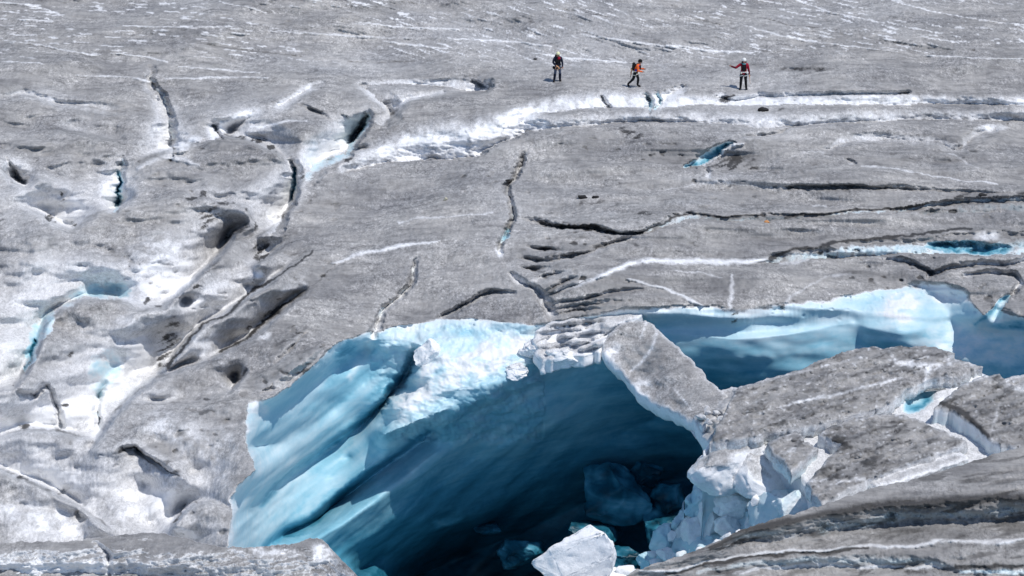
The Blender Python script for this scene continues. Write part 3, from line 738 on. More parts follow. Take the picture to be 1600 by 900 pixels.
# greenish-white beds towards the lower left
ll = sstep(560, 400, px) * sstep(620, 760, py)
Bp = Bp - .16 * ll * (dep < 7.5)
PF = Field(F.X, F.Y); PF.B = Bp; PF.W = Wp; PF.D = Dp
PF.vein([(627,590,5),(590,634,6),(559,664,6),(509,699,5),(467,729,4),(433,760,4),(407,788,4)], W=0, B=.26)  # deeper blue paints shadow into the creases of both folds
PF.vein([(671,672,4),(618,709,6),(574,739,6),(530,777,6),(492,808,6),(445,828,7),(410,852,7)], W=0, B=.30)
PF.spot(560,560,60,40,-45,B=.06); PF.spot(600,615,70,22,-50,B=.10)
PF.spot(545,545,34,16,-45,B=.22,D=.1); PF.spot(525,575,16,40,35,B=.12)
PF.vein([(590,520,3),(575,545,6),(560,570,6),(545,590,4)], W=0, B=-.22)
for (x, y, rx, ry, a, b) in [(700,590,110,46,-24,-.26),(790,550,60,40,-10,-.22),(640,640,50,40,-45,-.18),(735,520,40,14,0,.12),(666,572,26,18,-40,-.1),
                              (1405,482,44,36,-20,-.22),(1480,460,40,20,10,-.16),(600,790,70,26,-34,-.06),(660,735,60,16,-34,-.08),(520,770,70,14,-36,-.10),  # the buttress spot puts part of its sunlit paleness into the colour
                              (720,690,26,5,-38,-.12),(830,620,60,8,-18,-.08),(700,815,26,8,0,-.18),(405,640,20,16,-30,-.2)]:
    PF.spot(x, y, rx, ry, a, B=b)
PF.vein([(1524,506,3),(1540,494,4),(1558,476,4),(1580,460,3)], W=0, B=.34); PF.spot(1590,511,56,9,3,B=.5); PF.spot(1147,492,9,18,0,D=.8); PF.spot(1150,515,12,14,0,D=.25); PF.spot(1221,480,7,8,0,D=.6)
PF.spot(1530,545,120,56,0,B=-.24,p=.7)  # paler colour painted in to lift the wall where it lies in shadow
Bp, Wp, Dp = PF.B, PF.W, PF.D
lip = np.where(pit, sstep(.16, .03, dep + .07 * fbm2(wx * 1.3, wy * 1.3, 3, 77)), 1.0)
F.W = np.where(pit, F.W * lip + (1 - lip) * Wp, F.W)
F.D = np.where(pit, F.D * lip + (1 - lip) * Dp, F.D)
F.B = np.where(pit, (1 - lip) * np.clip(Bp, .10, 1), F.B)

P = unproj(px, py, Z).reshape(shp + (3,))
N = grid_normals(P)
pf = P.reshape(-1, 3)
Zs = F.H * edge + lz + .85 * fbm2(wx * .085, wy * .07, 2, 20, .4)
slope = 1 - grid_normals(unproj(px, py, Zs).reshape(shp + (3,))).reshape(-1, 3)[:, 2]
sb = slope.reshape(shp); sb = .75 * blur(blur(sb, 3), 4) + .25 * blur(blur(sb, 10), 12)
soft = sstep(.012, .20, sb.ravel()) * (.95 + .25 * fbm2(wx * .3, wy * .25, 2, 66))
F.W = np.where(pit | ~infr, F.W, np.clip(F.W + .24 * soft * (.22 + .78 * sstep(700, 500, px)) * np.clip(py / 300, .2, 1), -.5, 1.2))
attr_slope = slope
wall = np.where(pit, np.clip((dep - .2) / 1.0, 0, 1), 0)
# folded, flaked surface of the walls, and granular relief of the open ice
q = pf.copy()
qq = np.stack([q[:, 0] * .55 + q[:, 2] * .35, q[:, 1] * .55, q[:, 2] * 1.5 - q[:, 0] * .75], -1)
nw = fbm2((px * .78 - py * .62) / 190., (px * .62 + py * .78) / 30., 3, 73, .38) + .12 * fbm3(q, 1.1, 3, .5, 3.)
nw = sm_ * fbm2(px / 120., py / 44., 3, 74, .4) + (1 - sm_) * nw
ns = fbm2(pf[:, 0] * 1.9, pf[:, 1] * 1.4, 3, 83, .6) + .55 * fbm2(pf[:, 0] * 7., pf[:, 1] * 4., 2, 87, .7)
ledge = ((px > 580) & (px < 850) & (py > 505) & (py < 690))
nb = fbm2(px / 26., py / 15., 4, 91, .55)
disp = wall * (.12 * nw) + (1 - wall) * .034 * ns + np.where(ledge & pit, .11 * nb, 0) * sstep(585, 640, px + (690 - py) * .3)
disp = np.where(infr, disp, 0)
pf = pf + N.reshape(-1, 3) * disp[:, None]
GROUND = pf.reshape(shp + (3,))
def ground(x, y):
    """the ice surface seen at photo pixel x,y"""
    j = int(np.argmin(np.abs(cx_ - x))); i = int(np.argmin(np.abs(cy_ - y)))
    return Vector([float(c) for c in GROUND[i, j]])

idx = np.arange(px.size).reshape(shp)
quads = np.stack([idx[:-1, :-1], idx[1:, :-1], idx[1:, 1:], idx[:-1, 1:]], -1).reshape(-1, 4)
pitq = pit[quads].sum(1) >= 3
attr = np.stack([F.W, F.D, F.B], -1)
def sub(name, sel, kind_label):
    q = quads[sel]
    u, inv = np.unique(q, return_inverse=True)
    o = mesh_obj(name, pf[u], inv.reshape(-1, 4), ICE, attr[u])
    tag(o, kind_label, None, None, "structure")
    return o
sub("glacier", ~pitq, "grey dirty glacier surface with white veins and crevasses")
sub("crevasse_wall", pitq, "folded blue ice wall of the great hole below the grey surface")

# ------------------------------------------------------------------ foreground ridges on the near side of the hole
YT = [(-900,846),(-200,850),(0,849),(52,846),(100,846),(147,842),(196,834),(245,832),(280,838),(308,846),(357,856),(390,855),(420,853),(450,850),(469,847),(486,841),(502,843),(512,850),(520,860),(532,872),(545,886),(560,902),(580,935),(640,965),(780,985),(900,975),(950,940),(972,905),(985,894),(1000,889),(1040,876),(1075,864),(1110,851),(1145,834),(1180,820),(1215,809),(1250,800),(1278,791),(1320,777),(1355,765),(1390,757),(1425,749),(1475,735),(1523,720),(1565,706),(1600,697),(1680,676),(1800,660),(2400,640)]
def foreground():
    xs = np.concatenate([np.linspace(-850, -40, 40)[:-1], np.arange(-40, 1642, 1.6), np.linspace(1642, 2300, 40)])
    yt = np.interp(xs, [p[0] for p in YT], [p[1] for p in YT])
    yt = yt + 2.6 * fbm2(xs / 22., xs * 0 + 2.0, 5, 5, .6)
    nr = 190
    tt = np.linspace(0, 1, nr) ** 1.25
    X = np.repeat(xs[None], nr, 0)
    Y = yt[None] + (1120 - yt[None]) * tt[:, None]
    x, y = X.ravel(), Y.ravel()
    # heights between control curves
    x0, y0, s_ = -60.0, 640.0, 2.0
    w, h = int(1760 / s_), int(500 / s_)
    fx = np.zeros((h, w), bool); vl = np.zeros((h, w))
    crest = [(a, b, c) for (a, b), c in zip(YT[1:], [.75 if a < 700 else .35 for a, b in YT[1:]])]
    cs = [crest,
     [(-60,866,.72),(150,858,.72),(300,862,.70),(420,868,.68),(520,884,.6)], [(-60,882,.45),(150,876,.45),(300,882,.45),(420,890,.45),(520,905,.3)], [(-60,912,-.3),(150,904,-.3),(300,912,-.3),(500,940,-.5)], [(-60,1000,-.9),(600,1000,-1.2)],
     # first bench and its dark face
     [(1060,878,.3),(1110,856,.32),(1162,832,.30),(1250,812,.30),(1320,798,.30),(1390,790,.30),(1500,783,.30),(1600,776,.30),(1690,768,.3)],
     [(1085,880,.05),(1173,847,-.22),(1285,836,-.45),(1390,821,-.65),(1495,815,-.68),(1600,812,-.75),(1690,810,-.8)],
     # second bench, vein and pale face
     [(1000,896,.1),(1040,892,.0),(1162,867,-.35),(1260,860,-.5),(1355,852,-.66),(1460,846,-.7),(1600,843,-.72),(1690,842,-.72)],
     [(1100,884,-.12),(1215,873,-.45),(1320,866,-.66),(1400,866,-.7),(1460,872,-.8),(1488,884,-.95),(1600,884,-.95),(1690,882,-.95)],
     [(1060,905,-.2),(1145,899,-.5),(1215,889,-.85),(1285,884,-1.12),(1390,886,-1.15),(1470,892,-1.2),(1500,898,-1.25),(1600,902,-1.3),(1690,900,-1.3)],
     [(1000,930,-.6),(1300,925,-1.3),(1690,930,-1.6)], [(700,1030,-1.2),(1690,1000,-2.0)], [(-60,1130,-1.5),(1690,1130,-2.2)]]
    for c in cs: raster(fx, vl, c, x0, y0, s_)
    G = laplace(fx, vl)
    p = np.pad(G, 1, mode='edge'); G = (p[:-2, 1:-1] + p[2:, 1:-1] + p[1:-1, :-2] + p[1:-1, 2:] + 2 * G) / 6
    w0 = unproj(x, y, 0.)
    jx = 5 * fbm2(w0[:, 0] * .6, w0[:, 1] * .6, 4, 2); jy = 4.2 * fbm2(w0[:, 0] * .8, w0[:, 1] * .8, 5, 13, .6)
    edge = np.clip(tt.repeat(len(xs)) * 12, 0, 1)
    Fg = Field(x + jx * edge, y + jy * edge)
    z = bilin(G, Fg.X, Fg.Y, x0, y0, s_)
    lf = x < 700
    Fg.W += np.where(lf, .06, -.10); Fg.D += np.where(lf, 0, .34)
    # left ridge
    Fg.cr([(-60,888,30,40,-.1),(60,880,30,40,-.1),(150,876,30,40,-.1)], Wd=.5, Wu=.2); Fg.spot(40,892,120,22,0,W=.3); Fg.spot(230,880,90,16,8,W=.22); Fg.spot(420,862,60,10,3,W=.6); Fg.spot(505,862,22,22,20,W=.9)
    Fg.cr([(150,850,6,8,.1),(166,866,8,8,.3),(172,890,8,8,.15)], Dd=.2); Fg.vein([(60,896,2),(160,899,2),(300,898,2)], D=.3, W=.0); Fg.spot(330,868,80,9,8,D=.25); Fg.spot(120,856,120,8,0,D=.15)
    # right benches: speckled dark rims, bluish faces, white veins
    Fg.vein([(1110,856,3),(1162,831,4),(1250,811,5),(1320,797,7),(1390,788,8),(1500,782,8),(1600,776,8),(1690,768,8)], W=-.3, D=.5)
    for (q, r, c) in [((1150,838),(1285,828),.13),((1285,826),(1395,810),.15),((1395,808),(1690,796),.13)]:
        Fg.vein([(q[0], q[1], 9), ((q[0]+r[0])/2, (q[1]+r[1])/2, 11), (r[0], r[1], 10)], W=.0, B=c, D=.25)
    Fg.spot(1245,832,50,10,-10,W=.7,B=-.1); Fg.spot(1490,800,40,12,0,W=.4)
    Fg.vein([(1000,892,1.4),(1040,892,2.4),(1100,880,2.6),(1162,868,2.8),(1260,860,2.6),(1355,853,3.4),(1385,856,3),(1460,847,3.2),(1600,843,3.2)], W=.9, h=.04)
    Fg.vein([(1040,896,2),(1162,872,2),(1260,864,2),(1355,858,1.6)], W=-.3, D=.6)
    Fg.vein([(1090,895,4),(1162,884,7),(1260,874,8),(1350,874,9),(1430,877,8),(1475,886,5)], W=.0, B=.13, D=.12)
    Fg.vein([(1145,896,2),(1215,887,3),(1285,880,4),(1330,884,4),(1400,886,4),(1470,889,3)], W=.9)
    Fg.spot(1390,892,90,6,0,D=.35); Fg.vein([(1490,884,2),(1540,886,2),(1600,888,2)], W=-.2, D=.7); Fg.vein([(1500,893,4),(1600,895,4)], B=.16, W=.1)
    Fg.spot(1350,845,160,8,-4,D=.18); Fg.spot(1150,850,50,6,-14,D=.5)
    stn = fbm2(w0[:, 0] * .5, (w0[:, 1] - .35 * w0[:, 0]) * 1.8, 4, 44)
    Fg.W += np.where(lf, .1, .12) * stn; Fg.D = np.clip(Fg.D + np.where(lf, 0, .25) * sstep(.15, .6, -stn), 0, 1)
    z = z + Fg.H + .05 * stn * edge + np.where(lf, .12, .05) * fbm2(w0[:, 0] * .7, w0[:, 1] * .6, 3, 47) * edge
    z = z + (.030 * fbm2(w0[:, 0] * 4.5, w0[:, 1] * 3., 3, 49, .6)) * edge
    Pq = unproj(x, y, z).reshape(nr, len(xs), 3)
    # the near wall of the hole drops away behind the crest
    b0 = Pq[0]
    sk = []
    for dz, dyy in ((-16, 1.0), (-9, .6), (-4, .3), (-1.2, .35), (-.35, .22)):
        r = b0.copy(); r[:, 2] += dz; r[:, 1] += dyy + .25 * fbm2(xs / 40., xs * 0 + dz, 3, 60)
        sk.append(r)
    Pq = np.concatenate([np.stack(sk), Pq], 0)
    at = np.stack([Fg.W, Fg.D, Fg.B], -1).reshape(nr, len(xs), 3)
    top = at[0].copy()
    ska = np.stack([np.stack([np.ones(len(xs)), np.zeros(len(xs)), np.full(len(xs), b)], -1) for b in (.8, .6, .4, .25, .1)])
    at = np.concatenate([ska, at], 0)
    N = grid_normals(Pq)
    sl_ = np.abs(1 - N[..., 2])
    at[5:, :, 0] = np.clip(at[5:, :, 0] + np.where(X < 700, .6, .1) * sstep(.06, .3, sl_[5:]), -.5, 1.2)
    R, C = Pq.shape[:2]
    id_ = np.arange(R * C).reshape(R, C)
    q = np.stack([id_[:-1, :-1], id_[1:, :-1], id_[1:, 1:], id_[:-1, 1:]], -1).reshape(-1, 4)
    o = mesh_obj("near_glacier", Pq.reshape(-1, 3), q, ICE, at.reshape(-1, 3))
    tag(o, "dark banded ice ridges along the near edge of the hole", None, None, "structure")
foreground()

# ------------------------------------------------------------------ broken slabs and the bridge
def slab(name, outline, thick, parent=None, z=0.0, seed=1, rough=.05, feat=None, side=(.55, .12), base=(0., 0., 0.), dens=3.2, undercut=0.0, jit=2.2, rimw=.5, tilt=None, swell=.12, under=None):
    """a slab of ice: outline in photo pixels at its upper face (optional third value: height of that corner)"""
    rs = np.random.RandomState(seed)
    P = [(p[0], p[1], p[2] if len(p) > 2 else z) for p in outline]
    pts = []
    n = len(P)
    for i in range(n):
        a, b = np.array(P[i]), np.array(P[(i + 1) % n])
        k = max(1, int(np.hypot(*(b - a)[:2]) / dens))
        for j in range(k):
            pts.append(a + (b - a) * j / k)
    B = np.array(pts)
    c = B[:, :2].mean(0)
    jn = fbm2(B[:, 0] / 14. + seed, B[:, 1] / 14., 4, seed, .6)
    jm = fbm2(B[:, 0] / 14. + seed, B[:, 1] / 14., 4, seed + 9, .6)
    B[:, 0] += jit * 1.5 * jn; B[:, 1] += jit * jm
    poly = [(p[0], p[1]) for p in B]
    xs = np.arange(B[:, 0].min() + 2, B[:, 0].max(), dens); ys = np.arange(B[:, 1].min() + 2, B[:, 1].max(), dens * .8)
    gx, gy = np.meshgrid(xs, ys); gx = gx.ravel() + rs.uniform(-1, 1, gx.size); gy = gy.ravel() + rs.uniform(-1, 1, gy.size)
    m = inside(poly, gx, gy); gx, gy = gx[m], gy[m]
    d = np.sqrt(((gx[:, None] - B[None, :, 0]) ** 2 + (gy[:, None] - B[None, :, 1]) ** 2)).min(1)
    k = d > dens * .6; gx, gy, d = gx[k], gy[k], d[k]
    co = [Vector((float(a), float(b))) for a, b in poly] + [Vector((float(a), float(b))) for a, b in zip(gx, gy)]
    nb = len(poly)
    r = delaunay_2d_cdt(co, [], [list(range(nb))], 1, 1e-4)
    VX = np.array([(v.x, v.y) for v in r[0]]); T = [list(f) for f in r[2]]
    # height inside from the corners
    PP = np.array(P)
    wgt = 1.0 / (((VX[:, None, 0] - PP[None, :, 0]) ** 2 + (VX[:, None, 1] - PP[None, :, 1]) ** 2) + 60.0) ** 1.3
    zt = (wgt * PP[None, :, 2]).sum(1) / wgt.sum(1)
    dist = np.sqrt(((VX[:, None, 0] - B[None, :, 0]) ** 2 + (VX[:, None, 1] - B[None, :, 1]) ** 2)).min(1)
    Fs = Field(VX[:, 0].copy(), VX[:, 1].copy())
    Fs.W += base[0]; Fs.D += base[1]; Fs.B += base[2]
    wv = unproj(VX[:, 0], VX[:, 1], 0.)
    if feat: feat(Fs)
    if base[0] < .3 and name == "ice_slab":
        fl = fbm2((VX[:, 0] * .95 - VX[:, 1] * .3) / 16., (VX[:, 0] * .3 + VX[:, 1] * .95) / 2.6, 4, seed + 51, .6)
        f2 = fbm2((VX[:, 0] * .95 - VX[:, 1] * .3) / 46., (VX[:, 0] * .3 + VX[:, 1] * .95) / 9., 4, seed + 57, .6)
        Fs.W += .6 * sstep(.42, .75, fl) + .15 * f2; Fs.D = np.clip(Fs.D + .30 * sstep(.05, .6, f2) + .2 * sstep(.3, .6, -fl), 0, 1); Fs.H += .07 * f2 + .03 * fl
    Fs.W += rimw * np.exp(-(dist / 3.0) ** 2)
    nn = fbm2(wv[:, 0] * .9, wv[:, 1] * .8, 4, seed + 3)
    zt = zt + Fs.H + swell * nn * np.clip(dist / 12., 0, 1) - .05 * np.exp(-(dist / 2.5) ** 2)
    V = unproj(VX[:, 0], VX[:, 1], zt)
    A = np.stack([Fs.W, Fs.D, Fs.B], -1)
    # order of boundary ring after triangulation
    orig = {}
    for vi, src in enumerate(r[3]):
        for s_ in src: orig[s_] = vi
    ring = [orig[i] for i in range(nb)]
    ring = [v for i, v in enumerate(ring) if v != ring[i - 1]]
    Vl = [V]; Al = [A]; faces = [f for f in T]
    R0 = V[ring]; cen = R0[:, :2].mean(0)
    # orient
    area = sum(R0[i, 0] * R0[(i + 1) % len(R0), 1] - R0[(i + 1) % len(R0), 0] * R0[i, 1] for i in range(len(R0)))
    ccw = area > 0
    # in world x,y the photo's triangles may be turned over
    t0 = T[0]
    tri = V[t0]
    if np.cross(tri[1] - tri[0], tri[2] - tri[0])[2] < 0: faces = [f[::-1] for f in faces]
    prev = ring; off = len(V)
    L = 7
    tan = np.roll(R0, -1, 0) - np.roll(R0, 1, 0)
    nrm = np.stack([tan[:, 1], -tan[:, 0]], -1) * (1 if ccw else -1)
    nrm /= np.linalg.norm(nrm, axis=1)[:, None] + 1e-9
    for l in range(1, L + 1):
        f = l / L
        Rl = R0.copy()
        th = thick if under is None else under(B[:len(R0)])
        Rl[:, 2] -= th * f
        s3 = np.stack([Rl[:, 0], Rl[:, 1], Rl[:, 2]], -1)
        bul = .10 * fbm3(s3, 1.3, 4, .55, seed * 1.3) * min(1, 3 * f) - undercut * f * f + .04 * math.sin(math.pi * f)
        Rl[:, :2] += nrm * bul[:, None]
        Vl.append(Rl)
        al = np.zeros((len(R0), 3)); al[:, 0] = side[0] + .3 * fbm3(s3, .9, 3, .5, 7.); al[:, 2] = side[1] * min(1., .4 + f); al[:, 1] = (.5 * np.clip(.6 + fbm3(s3, 2.2, 3, .5, 17.), 0, 1)) if (l == 1 and base[0] < .3) else 0
        Al.append(al)
        cur = list(range(off, off + len(R0))); off += len(R0)
        for i in range(len(R0)):
            j = (i + 1) % len(R0)
            faces.append([prev[i], cur[i], cur[j], prev[j]] if ccw else [prev[j], cur[j], cur[i], prev[i]])
        prev = cur
    Vl.append(np.array([[*cen, R0[:, 2].mean() - thick]])); Al.append(np.array([[1, 0, side[1]]]))
    for i in range(len(R0)):
        j = (i + 1) % len(R0)
        faces.append([prev[i], off, prev[j]] if ccw else [prev[j], off, prev[i]])
    o = mesh_obj(name, np.concatenate(Vl), faces, ICE, np.concatenate(Al), parent)
    return o

# solid ice that carries the slabs, snow filled channels on top
def base_feat(f):
    f.W += .75
    f.spot(1432,628,40,18,-28,B=.10); f.spot(1436,626,30,15,-36,h=-.3,B=.60,p=.5); f.spot(1474,655,12,8,0,B=.5,h=-.1); f.spot(1215,680,80,12,-8,B=.22,W=-.2)
    f.spot(1510,590,46,22,-16,W=.4,h=.12); f.spot(1480,640,20,30,0,W=.4)
    f.spot(1400,735,120,20,-22,B=.12)
o = slab("glacier_shelf", [(1098,705),(1120,680),(1160,640),(1220,606),(1300,580),(1360,565),(1440,560),(1500,575),(1560,592),(1640,608),(1800,630),(1800,780),(1600,760),(1420,790),(1300,806),(1276,790),(1262,758),(1240,726),(1190,704),(1130,699)], 9.0, z=-.46, seed=3, feat=base_feat, side=(.9, .3), dens=5, swell=.08, undercut=.6)
tag(o, "white and blue ice in the channels between the tilted slabs", None, None, "structure")

def slabA(f):
    f.D += .26
    for p in ([(1240,630,1.5),(1300,618,2.5),(1370,600,2.5),(1400,592,1.5)], [(1200,640,1),(1250,628,1.6),(1290,616,1)], [(1390,550,2),(1400,565,4),(1430,572,4),(1470,570,3)], [(1380,600,1.5),(1408,590,2)], [(1450,575,3),(1445,600,3),(1430,618,2)]):
        f.vein(p, W=.7, h=.02)
    f.spot(1440,572,50,14,8,W=.5); f.spot(1500,568,44,10,10,W=.45); f.spot(1160,645,16,40,20,W=.15); f.spot(1230,650,60,14,-10,D=.2); f.spot(1300,630,60,10,-12,D=.18)
    f.vein([(1350,556,2),(1250,582,2),(1150,604,2)], W=.4)
s = slab("ice_slab", [(1108,692,-.1),(1122,664),(1142,626),(1152,606),(1200,592),(1252,577),(1300,556),(1340,545),(1362,541),(1382,545),(1400,541),(1450,541),(1490,550),(1478,558),(1512,566),(1535,572),(1500,588),(1462,588),(1442,598),(1414,610),(1390,628),(1376,638),(1330,648),(1290,660),(1240,668),(1200,676),(1160,684)], .5, z=.12, seed=5, feat=slabA, base=(-.05, .0, 0), side=(.5, .10), rimw=.35)
tag(s, "largest grey ice slab right of the bridge, below the blue wall", "ice slab", "broken slabs beside the hole")
def slabB(f):
    f.D += .30; f.spot(1230,712,26,10,-50,W=.15)
    f.vein([(1224,712,1.5),(1240,700,2)], W=.5)
s = slab("ice_slab", [(1200,692),(1218,682),(1245,675),(1254,680),(1258,690),(1272,695),(1276,700),(1260,718),(1244,731),(1238,735),(1226,722),(1208,704)], .62, z=.05, seed=6, feat=slabB, side=(.5, .14))
tag(s, "small grey ice slab left of the zigzag white channel", "ice slab", "broken slabs beside the hole")
def slabC(f):
    f.D += .33
    f.spot(1320,690,50,16,0,D=.22); f.spot(1360,720,60,20,-20,D=.16); f.spot(1440,690,60,30,0,D=-.1,W=.08); f.spot(1300,740,50,16,-8,D=.25)
    f.vein([(1262,752,2),(1300,748,3),(1318,752,3),(1350,748,3)], W=.6); f.vein([(1446,682,1),(1448,700,1.4)], W=.4); f.vein([(1275,690,2),(1310,690,4),(1330,700,3)], D=.4, W=-.3)
s = slab("ice_slab", [(1278,678),(1302,664),(1340,652),(1380,646),(1410,648),(1440,658),(1480,676),(1512,690),(1490,702),(1440,716),(1410,730),(1380,740),(1352,748),(1350,756),(1322,768),(1300,778),(1284,786),(1272,772),(1260,754),(1276,738),(1292,720),(1308,702),(1314,692),(1292,684)], .6, z=.10, seed=8, feat=slabC, side=(.6, .10))
tag(s, "dark grey ice slab right of the zigzag white channel", "ice slab", "broken slabs beside the hole")
def slabD(f):
    f.D += .33; f.W -= .05
    f.spot(1560,640,50,20,0,D=.1); f.vein([(1548,676,2),(1556,650,4),(1562,630,3)], W=.45); f.vein([(1460,626,3),(1500,640,4),(1530,668,4),(1542,680,4)], D=.6, W=-.4)
    f.vein([(1500,600,3),(1540,590,3),(1575,602,4),(1600,612,3)], W=.5)
s = slab("ice_slab", [(1462,636),(1476,622),(1506,600),(1538,586),(1560,586),(1580,600),(1606,612),(1680,630),(1690,720),(1600,700),(1560,692),(1544,682),(1520,662),(1490,640)], .95, z=.25, seed=9, feat=slabD, side=(1.0, .16))
tag(s, "grey ice slab with a pale blue cut face at the right edge", "ice slab", "broken slabs beside the hole")
s = slab("ice_slab", [(1555,596),(1580,588),(1610,584),(1660,590),(1660,612),(1600,606),(1575,606)], .4, z=.25, seed=12, side=(.8, .1), base=(.25, .1, 0), swell=.25)
tag(s, "thin pale rubbly slab at the right edge behind the cut face", "ice slab", "broken slabs beside the hole")
s = slab("ice_slab", [(1352,752),(1400,736),(1460,716),(1500,706),(1512,716),(1470,732),(1420,748),(1372,760)], .5, z=-.1, seed=14, side=(.6, .14), base=(.45, .0, 0), swell=.3, rimw=.8)
tag(s, "narrow pale strip of broken ice in front of the dark slab", "ice slab", "broken slabs beside the hole")

# the arched bridge
def bridge_feat(f):
    f.W += .12
    f.vein([(1026,520,2),(1018,545,2.4),(1000,568,2),(985,580,1.5)], W=.7); f.vein([(1010,505,1.5),(1000,530,1.5)], W=.5); f.vein([(1052,605,1),(1080,640,1)], W=.8)
    f.spot(1000,608,22,28,30,W=.9); f.spot(955,556,26,26,30,W=.75); f.spot(968,520,30,20,0,D=.18)
br = bpy.data.objects.new("ice_bridge", None); COL.objects.link(br)
tag(br, "grey arched ice bridge hanging over the dark blue hole", "ice bridge")
slab("bridge_span", [(941,548,-.5),(944,530,-.3),(958,514,-.1),(972,503,0),(1008,500,0.05),(1022,508,0.05),(1045,530,-.05),(1066,548,-.15),(1086,568,-.25),(1104,590,-.3),(1122,606,-.3),(1136,618,-.25),(1128,640,-.2),(1112,656,-.2),(1098,664,-.25),(1080,656,-.5),(1050,640,-.75),(1020,626,-.95),(996,612,-1.05),(982,594,-1.0),(968,576,-.85),(952,562,-.7)],
     .75, br, seed=21, feat=bridge_feat, side=(1.1, .07), undercut=.35, rimw=.55, swell=.10)
def root_feat(f):
    f.W += .5
    for i, (x0, y0, x1, y1) in enumerate([(850,512,960,500),(846,522,940,508),(860,534,960,514),(880,545,950,524),(850,550,905,530),(900,552,948,538),(930,530,980,504),(840,536,880,520)]):
        f.cr([(x0,y0,4,4,.03),((x0+x1)/2,(y0+y1)/2+3,6,5,.4),(x1,y1,4,4,.03)], Du=.18, Wd=.45, line=.45, lw=1.3)
    f.spot(905,505,60,8,-6,D=.25,W=-.3); f.spot(930,520,40,16,0,W=.3)
slab("bridge_root", [(838,515,-.15),(862,502,-.05),(900,496,0),(950,490,.0),(985,486,.05),(1006,490,.08),(990,500,.05),(972,504,.0),(958,516,-.15),(944,532,-.3),(940,548,-.55),(920,552,-.6),(890,556,-.7),(866,562,-.85),(846,566,-1.0),(838,550,-.8),(832,532,-.5)], .55, br, seed=23, feat=root_feat, side=(1.1, .05), rimw=.6, swell=.3, dens=3.2)

# ------------------------------------------------------------------ loose blocks of ice
def simple_mat(name, col, rough=.7, var=.25, scale=20.0, spec=.3):
    t = NT(name)
    geo = t.node("ShaderNodeNewGeometry")
    n = t.noise(geo.outputs["Position"], scale, 4, .65)
    c = t.mix(n, tuple(x * (1 - var) for x in col), tuple(min(1, x * (1 + var)) for x in col))
    t.link(c, t.b.inputs["Base Color"]); t.b.inputs["Roughness"].default_value = rough; t.b.inputs["Specular IOR Level"].default_value = spec
    bp = t.node("ShaderNodeBump"); bp.inputs["Strength"].default_value = .35; bp.inputs["Distance"].default_value = .02
    t.link(n, bp.inputs["Height"]); t.link(bp.outputs[0], t.b.inputs["Normal"])
    return t.m
def ico(sub):
    bm = bmesh.new(); bmesh.ops.create_icosphere(bm, subdivisions=sub, radius=1.0)
    V = np.array([v.co[:] for v in bm.verts]); Fc = np.array([[v.index for v in f.verts] for f in bm.faces]); bm.free()
    return V, Fc
ICO = {k: ico(k) for k in (3, 5)}
def chunk(name, label, cx, cy, z, w, h, seed, B=.1, W=1.0, D=0.0, planes=15, rough=.085, roll=0.0, depth=1.0, mat=None, cat="ice block", group=None, sub=5, cuts=None, soft=.0, dirt_top=0.0):
    rs = np.random.RandomState(seed)
    V, Fc = ICO[sub]; V = V.copy()
    c = up(cx, cy, z)
    fwd = Vector((0, CP, -SP)); d = (c - cam.location).dot(fwd); s = FOC / d
    rx = w / 2 / s; rz = h / 2 / s / .93; ry = (rx + rz) / 2 * depth
    cl = cuts or []
    for k in range(planes):
        n = rs.normal(size=3); n /= np.linalg.norm(n)
        cl.append((n, rs.uniform(.42, .78)))
    for n, o in cl:
        n = np.array(n, float); n /= np.linalg.norm(n)
        dd = V @ n - o
        V = V - np.outer(np.where(dd > 0, dd * (1 - soft), 0), n)
    mx = np.abs(V).max(0); V = V / mx
    Vn = V + rough * np.stack([fbm3(V, 1.9, 5, .6, seed + 10. * k) for k in range(3)], -1)
    if soft: Vn += .12 * np.stack([fbm3(V, 1.1, 2, .5, seed + 20. + 3 * k) for k in range(3)], -1)
    cr_, sr = math.cos(roll), math.sin(roll)
    X = Vn * [rx, ry, rz]
    X = np.stack([X[:, 0] * cr_ - X[:, 2] * sr, X[:, 1], X[:, 0] * sr + X[:, 2] * cr_], -1)
    at = np.zeros((len(V), 3)); at[:, 0] = W; at[:, 1] = D; at[:, 2] = np.clip(B + (.05 + .3 * B) * fbm3(X + np.array(c)[None], 1.1, 3, .5, 2.), 0, 1)
    if dirt_top:
        tp = sstep(.35, .9, V[:, 2] + .5 * fbm3(V, 1.8, 3, .5, 31.)) * dirt_top
        at[:, 0] -= tp; at[:, 2] *= 1 - np.clip(tp, 0, 1); at[:, 1] += .25 * tp
    o = mesh_obj(name, X, Fc, mat or ICE, at, None, True)
    o.location = c
    # flat breaks stay crisp
    return tag(o, label, cat, group)

# carried ice under the fallen blocks
o = slab("rubble_ramp", [(1078,772,-3.2),(1120,742,-2.0),(1180,720,-1.4),(1262,762,-1.5),(1290,800,-1.6),(1230,830,-2.6),(1130,880,-4.2),(1040,915,-5.6),(1002,900,-6.2),(1002,882,-6.4),(1030,846,-5.6),(1056,806,-4.4)], 8.0, seed=31, side=(1., .45), base=(.9, 0, .24), swell=.4, jit=2.5)
tag(o, "pale blue broken ice carrying the fallen blocks", None, None, "structure")
o = slab("ice_ledge", [(838,925,-1.75),(880,905,-1.6),(935,893,-1.5),(962,886,-1.45),(1000,892,-1.5),(1040,940,-1.5),(1040,1040,-1.5),(840,1040,-1.6)], 14.0, seed=33, side=(1., .5), base=(.95, 0, .06), swell=.2)
tag(o, "white ice ledge at the foot of the picture under the sunlit block", None, None, "structure")

